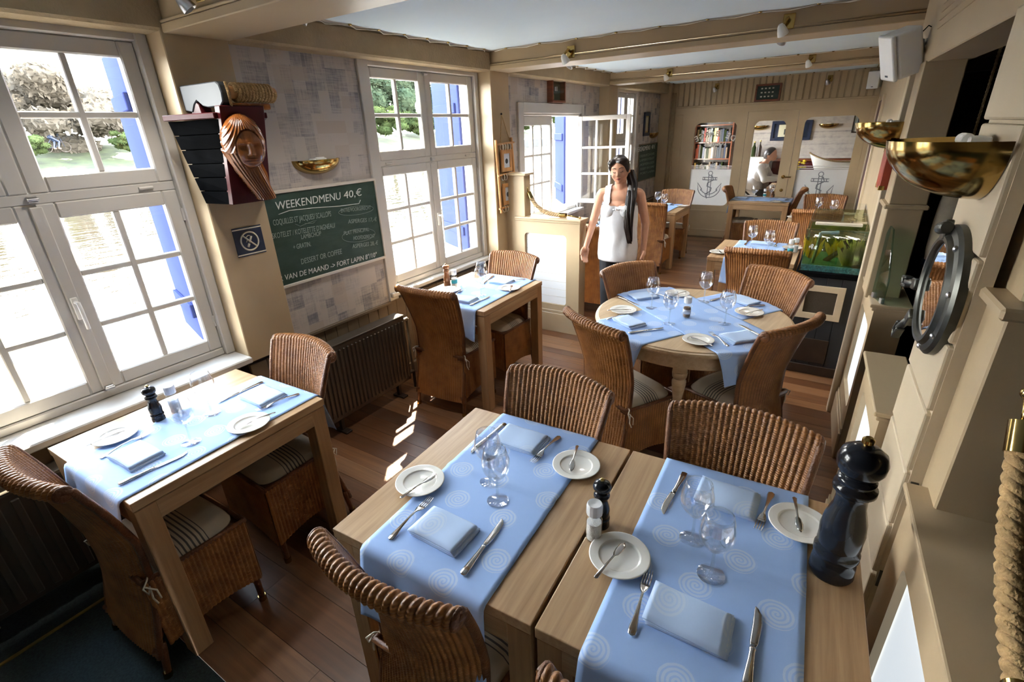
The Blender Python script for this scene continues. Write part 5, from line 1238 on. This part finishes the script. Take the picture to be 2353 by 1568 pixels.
# ---- the woman between the tables: looks down, arms hanging, long hair over one shoulder
pr = [('e', (0, .0, .89), (.138, .10, .115)), ('e', (0, -.005, 1.03), (.128, .092, .13)), ('e', (0, 0, 1.18), (.138, .098, .13)), ('e', (0, .005, 1.285), (.145, .082, .075)),
      ('e', (-.062, -.075, 1.185), (.058, .05, .058)), ('e', (.062, -.075, 1.185), (.058, .05, .058)),
      ('c', (-.06, .008, 1.335), (.06, .008, 1.335), .05, .05), ('c', (0, .012, 1.33), (0, -.004, 1.43), .052, .046)]
for s in (-1, 1): pr += [('c', (s*.08, .0, .86), (s*.078, -.01, .47), .074, .052), ('c', (s*.078, -.01, .47), (s*.08, .02, .09), .053, .036), ('e', (s*.083, -.045, .045), (.042, .115, .04)), ('c', (0, .008, 1.35), (s*.148, .01, 1.318), .042, .043)]
L1 = [(-.158, .012, 1.305), (-.226, .03, 1.075), (-.268, -.035, .87)]; R1 = [(.158, .012, 1.305), (.212, .045, 1.07), (.216, -.01, .855)]
for a in (L1, R1): pr += [('c', a[0], a[1], .043, .035), ('c', a[1], a[2], .035, .0235)]
pr += hand(L1[2], (-.12, -.18, -1), (.5, -.6, 0), 1., .45, -1)+hand(R1[2], (.02, -.1, -1), (-.9, -.2, 0), 1., .4, 1)
HT = M.Translation((0, -.008, 1.43)) @ M.Rotation(-.10, 4, 'Y') @ M.Rotation(.20, 4, 'X') @ M.Translation((0, .0, -1.43))   # head bowed and tipped
def hp(p): return tuple(HT @ V(p))
HC = (0, -.004, 1.515)
def he(c, r): return ('e', hp(c), r, (.20, -.10, 0))
pr += [he(HC, (.071, .086, .098)), he((0, -.022, 1.475), (.058, .066, .066)), he((0, -.058, 1.437), (.024, .026, .02)), he((-.034, -.055, 1.485), (.026, .03, .03)), he((.034, -.055, 1.485), (.026, .03, .03)),
       he((0, -.066, 1.545), (.048, .018, .018)), ('c', hp((0, -.083, 1.526)), hp((0, -.097, 1.494)), .0075, .0105), he((-.010, -.088, 1.490), (.008, .009, .007)), he((.010, -.088, 1.490), (.008, .009, .007)),
       he((0, -.081, 1.466), (.019, .011, .0055)), he((0, -.079, 1.457), (.016, .011, .006)), he((-.027, -.073, 1.522), (.014, .011, .009)), he((.027, -.073, 1.522), (.014, .011, .009)), he((-.073, .008, 1.505), (.010, .018, .028)), he((.073, .008, 1.505), (.010, .018, .028))]
WB = blend(pr, .0056, 'skin', 4)
wm = thing('person', 'woman in a white sleeveless top and black trousers walking between the tables', 'person', (1.08, 2.66, 0), .17); wm.scale = (1.02, 1.02, .99)
link('body', WB, wm)
lxf = [(.7, .19), (.9, .185), (1.02, .15), (1.12, .158), (1.24, .152), (1.30, .128), (1.42, .118)]
def ktop(c):
    if not .80 < c.z < 1.385 or abs(c.x) > lin(lxf, c.z): return False
    fr = c.y < .02; nk = 1.225 if fr else 1.29
    return c.z < nk+.25*max(0, abs(c.x)-.052)**.8 or (.062 < abs(c.x) < .118)
tm = garment(WB, lambda c: ktop(c) and c.z > 1.13, .011, 'topcloth', 'sleeveless_top')
RG = [(.755, .160, .118, 0), (.77, .165, .122, 0), (.80, .167, .122, 0), (.88, .165, .118, .0), (.97, .157, .112, -.004), (1.06, .154, .112, -.008), (1.13, .153, .116, -.014), (1.19, .152, .112, -.016), (1.225, .146, .096, -.012)]
def skirt(u, v):
    z = .755+(1.225-.755)*v; a = 2*PI*u; rx = lin([(q[0], q[1]) for q in RG], z); ry = lin([(q[0], q[2]) for q in RG], z); yo = lin([(q[0], q[3]) for q in RG], z)
    fo = 1+.030*math.sin(a*9+z*11+1.5*math.sin(z*17))*max(0, 1-abs(z-.9)/.3)+.010*math.sin(z*95)*max(0, 1-(z-.755)/.09); return (rx*fo*math.cos(a), yo+ry*fo*math.sin(a), z)
sk = B(); sk.grid(skirt, 72, 44, closeu=True); bm = bmesh.new(); bm.from_mesh(tm); sm_ = sk.mesh('s', None); bm.from_mesh(sm_); bm.to_mesh(tm); bm.free(); bpy.data.meshes.remove(sm_)
tm.polygons.foreach_set('use_smooth', [True]*len(tm.polygons)); solid(link('sleeveless_top', tm, wm), .002)
bw = B(); bw.ball((-.018, -.135, 1.205), (.014, .006, .008)); bw.ball((.018, -.135, 1.205), (.014, .006, .008)); bw.ball((0, -.138, 1.205), (.008, .008, .009)); link('bow', bw.mesh('bow', 'topcloth', True), wm)
link('trousers', garment(WB, lambda c: .085 < c.z < .93 and abs(c.x) < .178 and not (c.z > .70 and abs(c.x) > .168), .008, 'trousers', 'trousers'), wm)
for s in (-1, 1): link('shoe', garment(WB, lambda c, s=s: c.z < .10 and c.x*s > 0, .005, 'shoe', 'shoe'), wm)
ha = blend([he((0, .010, 1.532), (.080, .092, .098)), he((0, .05, 1.50), (.068, .06, .085)), he((-.045, -.035, 1.583), (.04, .04, .03)), he((.03, -.035, 1.588), (.05, .045, .03)), he((-.066, -.018, 1.55), (.02, .03, .045)), he((.066, -.02, 1.545), (.022, .034, .05))], .006, 'hair', 4, 'hair')
def khair(c):
    q = HT.inverted() @ c; f = ((q.x+.006)/.064)**2+((q.z-1.497)/.088)**2
    return not (q.y < -.028 and f < 1)
bmh = garment(ha, khair, .0, 'hair', 'hair'); hr = link('hair', bmh, wm)
pt = B(); rr = random.Random(3); ctr = [V((.055, .055, 1.50)), V((.088, .02, 1.40)), V((.098, -.055, 1.30)), V((.092, -.118, 1.18)), V((.098, -.125, 1.06)), V((.118, -.115, .96))]
for i in range(26):
    a = rr.uniform(0, 2*PI); q = rr.random()**.5; pts = [c+V((math.cos(a+k*.3)*q*.037*w_, math.sin(a+k*.3)*q*.026*w_, -.04*rr.random() if k == 5 else 0)) for k, (c, w_) in enumerate(zip(ctr, (.8, 1, 1.1, 1.1, .9, .5)))]
    fine = []
    for k in range(5): fine += [pts[k].lerp(pts[k+1], t/3) for t in range(3)]
    pt.tube(fine+[pts[5]], lambda s: .0105*(1-.55*s), 6)
link('ponytail', pt.mesh('ponytail', 'hair', True), wm)
for s in (-1, 1):
    link('eyebrow', B().tube([hp((s*.012, -.086, 1.543)), hp((s*.028, -.083, 1.549)), hp((s*.044, -.070, 1.543))], .0024, 6).mesh('eyebrow', 'hair', True), wm)
    link('eyelashes', B().tube([hp((s*.013, -.0845, 1.518)), hp((s*.027, -.0875, 1.5135)), hp((s*.041, -.076, 1.519))], .0018, 6).mesh('eyelashes', 'hair', True), wm)
lip = B(); lip.tube([hp((-.019, -.086, 1.461)), hp((-.008, -.0925, 1.4655)), hp((0, -.0925, 1.4635)), hp((.008, -.0925, 1.4655)), hp((.019, -.086, 1.461))], lambda s: .0045*math.sin(PI*(.1+.8*s)), 8); lip.tube([hp((-.016, -.086, 1.459)), hp((0, -.091, 1.456)), hp((.016, -.086, 1.459))], lambda s: .005*math.sin(PI*(.1+.8*s)), 8)
link('lips', lip.mesh('lips', mat('lips', (.42, .13, .11), .4), True), wm)
link('ring', B().at((-.283, -.062, .785), 0, 1.3).lathe([(.0105, -.002), (.0125, -.002), (.0125, .002), (.0105, .002), (.0105, -.002)], 16, False).mesh('ring', 'silver', SM), wm)

# ---- the man seated in the lounge behind the door pane, leaning on his table, side on
q = [('e', (0, 0, .50), (.15, .16, .12)), ('e', (.04, 0, .68), (.12, .155, .15)), ('e', (.12, 0, .86), (.115, .17, .15)), ('c', (.15, -.08, .98), (.15, .08, .98), .07, .07), ('c', (.16, 0, .98), (.22, 0, 1.10), .056, .05),
     ('e', (.245, 0, 1.17), (.098, .075, .115), (0, .35, 0)), ('e', (.305, 0, 1.12), (.05, .055, .06)), ('c', (.335, 0, 1.165), (.352, 0, 1.14), .008, .012), ('e', (.24, -.076, 1.165), (.018, .01, .028)), ('e', (.24, .076, 1.165), (.018, .01, .028)), ('e', (.335, 0, 1.105), (.012, .02, .008))]
for s in (-1, 1):
    q += [('c', (.15, s*.15, .97), (.26, s*.22, .77), .055, .045), ('c', (.26, s*.22, .77), (.50, s*.10, .79), .042, .029), ('c', (0, s*.09, .48), (.42, s*.10, .50), .085, .06), ('c', (.42, s*.10, .50), (.38, s*.10, .09), .055, .04), ('e', (.44, s*.10, .045), (.12, .042, .04))]
    q += hand((.50, s*.10, .79), (1, -s*.35, -.03), (0, 0, -1), 1.05, .4, s)
MB_ = blend(q, .008, 'skin', 4)
mn = thing('person', 'man in a pale shirt seated in the lounge, leaning over a table', 'person', (1.27, 8.70, .10), -.1)
link('body', MB_, mn)
link('shirt', garment(MB_, lambda c: c.z > .47 and (c.x < .455) and not (c.z > 1.02 and c.x > .12) and not (c.z < .58 and c.x > .14) and not (c.z < .6 and c.x > .30), .011, 'topcloth', 'shirt', lambda c: .004*math.sin(c.z*45+c.x*30)), mn)
link('trousers', garment(MB_, lambda c: .09 < c.z < .60 and not (c.z > .52 and c.x < .1 and c.z > .56), .008, 'trousers', 'trousers'), mn)
link('hair', garment(MB_, lambda c: c.z > 1.11 and (c.x-.245)*.35+(c.z-1.17) > -.015+max(0, c.x-.25)*1.6 or (c.z > 1.10 and c.x < .22 and c.x > .1), .008, 'hair', 'hair'), mn)
# ================================================================ lounge behind the glass
lt = put(TAB, (1.90, 8.78, 0), 0, 'table in the lounge that the seated man leans on', 'table', 'square oak tables')
chl = P('lounge_chair', None, [P('seat', B().box(-.22, .22, -.22, .22, .42, .48).mesh('seat', 'mahogany', bev=.01)), P('backrest', B().box(-.22, -.18, -.22, .22, .48, .92).mesh('backrest', 'mahogany', bev=.01))]+[P('leg', B().box(-.02, .02, -.02, .02, 0, .42).mesh('leg', 'mahogany'), loc=(sx*.19, sy*.19, 0)) for sx in (-1, 1) for sy in (-1, 1)])
put(chl, (1.26, 8.70, 0), -.1, 'dark wooden chair under the seated man in the lounge', 'chair')
bn = thing('lounge_bench', 'oxblood leather bench along the lounge back wall', 'bench', (0, 0, 0)); bx('seat', 'red', (1.4, 4.0, 9.85, 10.36, .0, .45), bn, .02); bx('backrest', 'red', (1.4, 4.0, 10.26, 10.39, .45, 1.05), bn, .02); bx('top_rail', 'mahogany', (1.4, 4.0, 10.24, 10.395, 1.05, 1.10), bn, .005)
put(SCON, (1.05, 10.395, 1.72), -PI/2, 'brass sconce on the lounge wall behind the door pane', 'wall lamp', 'brass wall sconces'); put(SCON, (2.25, 10.395, 1.71), -PI/2, 'brass sconce on the lounge wall behind the right pane', 'wall lamp', 'brass wall sconces')
picture('framed_print', 'navy framed print on the lounge wall seen through the door pane', .70, .36, .03, 'navy', 'navy', (1.63, 10.395, 1.61), (0, 0, 0), [('mount', 'signcream', -.22, .22, -.11, .11, -.014), ('figure', 'grey', -.12, -.02, -.07, .03, -.016), ('figure', 'grey', .04, .12, -.02, .08, -.016)], .05)
picture('framed_print', 'dark framed picture at the right end of the lounge wall', .30, .42, .03, 'dark', 'label', (2.78, 10.395, 1.75), (0, 0, 0), [('figure', 'navy', -.08, .08, -.15, .15, -.014)], .02)
# bookcase with bottles and books behind the left pane
bc = thing('bookcase', 'dark red bookcase of books in the lounge behind the left pane', 'bookcase', (.18, 10.08, 0)); 
for x in (-.30, .42): bx('side', 'mahogany', (x, x+.025, 0, .28, 0, 2.1), bc, .002)
for z in (.05, .75, 1.10, 1.42, 1.75, 2.08): bx('shelf', 'mahogany', (-.28, .42, 0, .28, z, z+.022), bc, .002)
bx('back', 'dark', (-.28, .42, .27, .28, 0, 2.1), bc, 0)
bk_m = ['book_red', 'navy', 'dark', 'leafA', 'grey', 'gold', 'dark', 'brownwall', 'cream']; rr = random.Random(11); names = ('upper', 'middle', 'lower'); OR2 = ('first', 'second', 'third', 'fourth', 'fifth', 'sixth', 'seventh', 'eighth', 'ninth', 'tenth', 'eleventh', 'twelfth', 'thirteenth', 'fourteenth', 'fifteenth', 'sixteenth', 'seventeenth', 'eighteenth', 'nineteenth', 'twentieth', 'twenty-first')
for si, z in enumerate((1.442, 1.122, .772)):
    x = -.26; n = 0
    while x < .36:
        w_ = rr.uniform(.025, .05); h = rr.uniform(.20, .28); mm = rr.choice(bk_m)
        o = thing('book', '%s book from the left on the %s shelf of the lounge bookcase' % (OR2[n], names[si]), 'book', (.18+x, 10.10, z), 0, 'books on the %s shelf' % names[si])
        bx('cover', mm, (0, w_, 0, .17, 0, h), o, .002); bx('pages', 'signcream', (.003, w_-.003, .004, .172, .003, h-.003), o, 0); x += w_+.002; n += 1
tv = thing('side_cabinet', 'white side cabinet beside the lounge bookcase', 'cabinet', (.98, 9.95, 0)); bx('body', 'white', (-.25, .3, 0, .35, 0, 1.15), tv, .004); bx('door', 'white', (-.23, .02, -.012, 0, .05, 1.1), tv, .003); bx('door', 'white', (.03, .28, -.012, 0, .05, 1.1), tv, .003)
for i, (x, m_, h) in enumerate(((.92, 'leafA', .30), (1.02, 'book_red', .27), (1.12, 'leafA', .28), (1.22, 'dark', .30))):
    t = thing('bottle', ('tall green', 'red', 'squat green', 'dark')[i]+' bottle standing on the lounge side cabinet', 'bottle', (x-.07, 10.1, 1.151)); link('body', B().lathe([(0, 0), (.036, 0), (.038, .01), (.038, h*.6), (.014, h*.78), (.013, h), (0, h)], 16).mesh('body', m_, SM), t); link('cap', B().lathe([(0, h-.02), (.016, h-.02), (.016, h+.006), (0, h+.006)], 12).mesh('cap', 'gold', SM), t)
bt = thing('model_boat', 'white model boat hull with a rope gunwale in the lounge', 'model boat', (2.62, 9.5, .92), .0)
def hull(u, v):
    a = PI*u; s = math.sin(a)**.7; return (-.55*math.cos(a)*(1-.25*v), .16*s*(1-v)**.6*(1 if u < 2 else 1), .20*(1-v)+.14*abs(math.cos(a))**2.2*(1-v)-.02)
hb = B(); hb.grid(hull, 30, 8); hb.grid(lambda u, v: (lambda p: (p[0], -p[1], p[2]))(hull(1-u, v)), 30, 8); solid(link('hull', hb.mesh('hull', 'plastic', True), bt), .006)
link('rope_gunwale', ropemesh([(-.55*math.cos(PI*i/20), -.165*math.sin(PI*i/20)**.7, .185+.14*abs(math.cos(PI*i/20))**2.2) for i in range(21)], .014, .045, 'roped', 3, 6), bt)
bx('stand', 'mahogany', (-.3, .3, -.12, .12, -.92, -.02), bt, .005)
fl = thing('flower_vase', 'vase of yellow flowers on the lounge table', 'vase', (1.98, 8.95, ZT)); link('vase', B().lathe([(0, 0), (.04, 0), (.05, .05), (.03, .12), (.035, .15), (.03, .15), (.025, .12), (0, .02)], 18).mesh('vase', 'ceramic', True), fl)
YF = mat('yellow_petals', (.8, .6, .03), .6); b = B(); g_ = B(); rr = random.Random(5)
for i in range(14): a = rr.uniform(0, 6.3); r = rr.uniform(.02, .09); h = rr.uniform(.26, .40); g_.tube([(0, 0, .12), (r*.5*math.cos(a), r*.5*math.sin(a), h*.7), (r*math.cos(a), r*math.sin(a), h)], .003, 5); b.ball((r*math.cos(a), r*math.sin(a), h), (.025, .025, .018), 8, 6)
link('stems', g_.mesh('stems', 'leafA', True), fl); link('blossoms', b.mesh('blossoms', YF, True), fl)
# ---- dim bar: counter, tall cabinet with a green strip coloured to pass for a lit window slit, stools' worth of dark shapes
ct = thing('bar_counter', 'dark wooden counter in the dim bar on the right', 'counter', (0, 0, 0)); bx('front', 'dark', (4.0, 4.5, .2, 2.6, 0, 1.05), ct, .005); bx('worktop', 'mahogany', (3.93, 4.56, .15, 2.65, 1.05, 1.10), ct, .006)
tb_ = thing('bar_cabinet', 'tall dark cabinet with a pale green strip in the dim bar', 'cabinet', (0, 0, 0)); bx('body', 'dark', (4.55, 5.3, 4.2, 4.7, 0, 2.0), tb_, .005); bx('green_strip', mat('green_lit_slit', (.20, .34, .03), .4), (4.60, 4.66, 4.185, 4.2, 1.2, 1.9), tb_, 0)
for x in (4.8, 5.0): bx('rail', 'silver', (x, x+.012, 4.18, 4.2, .2, 1.9), tb_, .002)
# ================================================================ outside: canal, far bank, trees
wat = tag(link('canal', B().box(-40, -.36, -45, 160, -1.2, -.55).mesh('canal', 'water')), 'brown sunlit canal water below the windows', 'water', kind='structure')
def bankf(u, v):
    x = -39-u*26; y = -45+205*v; z = .35+1.6*min(1, u*3.2)+.25*math.sin(y*.7+u*9)*u+.12*math.sin(y*2.3); return (x, y, z)
tag(link('bank', B().grid(bankf, 24, 150).mesh('bank', 'grass', True)), 'grassy far bank of the canal', 'bank', kind='structure')
q = B(); q.box(-40.2, -38.9, -45, 160, -1.2, .4)
tag(link('quay', q.mesh('quay', 'quay')), 'dark stone quay along the far bank', 'quay', kind='structure')
def crown(seed, n, sx, sy, sz, leaf):
    rr = random.Random(seed); b = B(); cl = []
    for i in range(16):
        a = rr.uniform(0, 2*PI); r = rr.random()**.5; h = rr.uniform(-.8, .9)
        cl.append((r*sx*.75*math.cos(a)*(1-.3*abs(h)), r*sy*.75*math.sin(a)*(1-.3*abs(h)), sz*h*.75, rr.uniform(.28, .5)))
    vs = []; fs = []
    for i in range(n):
        c = rr.choice(cl); d = V((rr.gauss(0, 1), rr.gauss(0, 1), rr.gauss(0, 1))).normalized()*c[3]*rr.uniform(.7, 1.05)
        p = V((c[0]+d.x*sx*.7, c[1]+d.y*sy*.7, c[2]+d.z*sz*.6)); s = leaf*rr.uniform(.6, 1.3)
        x = V((rr.gauss(0, 1), rr.gauss(0, 1), rr.gauss(0, 1))).normalized(); y = x.orthogonal().normalized(); o = len(vs)
        vs += [p-x*s, p+y*s*.5, p+x*s, p-y*s*.5]; fs.append((o, o+1, o+2, o+3))
    b.add(vs, fs)
    for c in cl: b.ball((c[0], c[1], c[2]), (c[3]*sx*.62, c[3]*sy*.62, c[3]*sz*.52), 10, 7)
    return b
CR_A = crown(1, 6000, 2.6, 2.6, 3.4, .2).mesh('foliage', 'leafA'); CR_C = crown(2, 6000, 2.8, 2.8, 3.4, .18).mesh('foliage', 'leafC')
CR_B = crown(3, 8000, 2.4, 2.6, 1.7, .11).mesh('foliage', 'leafB'); CR_D = crown(4, 2600, 2.2, 2.4, 1.5, .12).mesh('foliage', 'leafA')
def trunk(h):
    b = B(); b.tube([(0, 0, 0), (.1, 0, h*.4), (0, .1, h*.8), (.1, .1, h*1.35)], lambda s: .22*(1-.75*s), 8)
    for a in (.5, 2.4, 4.4): b.tube([(.05, .05, h*.75), (.8*math.cos(a), .8*math.sin(a), h*1.2), (1.5*math.cos(a), 1.5*math.sin(a), h*1.75)], lambda s: .1*(1-.8*s), 6)
    return b.mesh('trunk', 'bark', True)
TR = trunk(4.)
DESC = [('tree', 'leafy green tree'), ('tree', 'grey-green willow'), ('bush', 'pale dry bush'), ('bush', 'round green bush')]
def plant(kind, x, y, s, label):
    nm, d = DESC[kind]; o = thing('bank_'+nm, label, nm, (x, y, 1.2), random.uniform(0, 6), 'trees and bushes on the far bank')
    if kind < 2: link('trunk', TR, o); f = link('foliage', (CR_A, CR_C)[kind], o, (0, 0, 3.6))
    else: f = link('foliage', (CR_B, CR_D)[kind-2], o, (0, 0, 1.3))
    o.scale = (s, s, s)

# a row of trees and bushes along the bank; the gaps let the sky through as in the photograph
rr = random.Random(21); y = -6.; cnt = {}
ORD = ('first', 'second', 'third', 'fourth', 'fifth', 'sixth', 'seventh', 'eighth', 'ninth', 'tenth', 'eleventh', 'twelfth')
def row(kind, x, y, s, extra=''):
    win = 'big window' if y < 27 else ('second window' if y < 72 else 'far windows'); k = (kind, win, extra); cnt[k] = cnt.get(k, 0)+1
    plant(kind, x, y, s, '%s %s %son the bank beyond the %s' % (ORD[cnt[k]-1], DESC[kind][1], extra, win))
while y < 120:
    big = y > 27; kind = (rr.choice((0, 1, 1)) if big else rr.choice((2, 2, 3, 2))); s = rr.uniform(1.3, 1.7) if big else rr.uniform(1.6, 2.3)
    row(kind, -46-rr.uniform(0, 3), y, s); y += (6.4 if big else 4.6)*s*.72
for y_, k, s in ((3.5, 0, 1.25), (9.5, 1, 1.1), (25, 1, 1.2)): row(k, -56, y_, s, 'rising behind the bushes ')
for j, y_ in enumerate((2, 6.5, 10.5, 16)): row(3, -41.5, y_, .5+.05*j, 'low at the water ')

for j in range(9): row(3, -44, 34+j*5.2, 1.3+.1*(j % 3), 'low at the water ')
# a cyclist on the far bank
cyx = px(133, 352, x=-43.5); cz = 1.62
bk = thing('bicycle', 'bicycle ridden along the far bank', 'bicycle', (-43.5, cyx.y, cz), 0)
for y in (-.52, .52): w_ = link('wheel', B().tube([(0, y+.33*math.cos(a*PI/12), .33+.33*math.sin(a*PI/12)) for a in range(24)], .02, 6, True).mesh('wheel', 'dark', True), bk)
link('frame', B().tube([(0, .52, .33), (0, .40, .95), (0, -.12, .85), (0, -.52, .33), (0, 0, .30), (0, .40, .80)], .018, 6).tube([(-.25, .42, 1.02), (0, .40, .98), (.25, .42, 1.02)], .015, 6).mesh('frame', 'navy', True), bk)
cq = [('e', (0, -.12, .98), (.16, .15, .13)), ('c', (0, -.10, 1.02), (0, .10, 1.42), .15, .17), ('c', (0, .12, 1.46), (0, .16, 1.55), .06, .06), ('e', (0, .18, 1.65), (.085, .10, .12))]
for s_ in (-1, 1): cq += [('c', (s_*.09, -.10, .95), (s_*.10, .18+.1*s_, .68), .085, .06), ('c', (s_*.10, .18+.1*s_, .68), (s_*.10, .04+.1*s_, .28), .055, .04), ('e', (s_*.10, .09+.1*s_, .24), (.045, .11, .04)), ('c', (s_*.17, .10, 1.42), (s_*.22, .24, 1.20), .05, .045), ('c', (s_*.22, .24, 1.20), (s_*.22, .40, 1.05), .045, .035)]
cyc = thing('person', 'cyclist in dark clothes riding along the far bank', 'person', (-43.5, cyx.y, cz), 0); link('body', blend(cq, .025, 'skin', 3), cyc)
link('clothes', garment(cyc.children[0].data, lambda c: .30 < c.z < 1.50, .012, 'navy', 'clothes'), cyc)
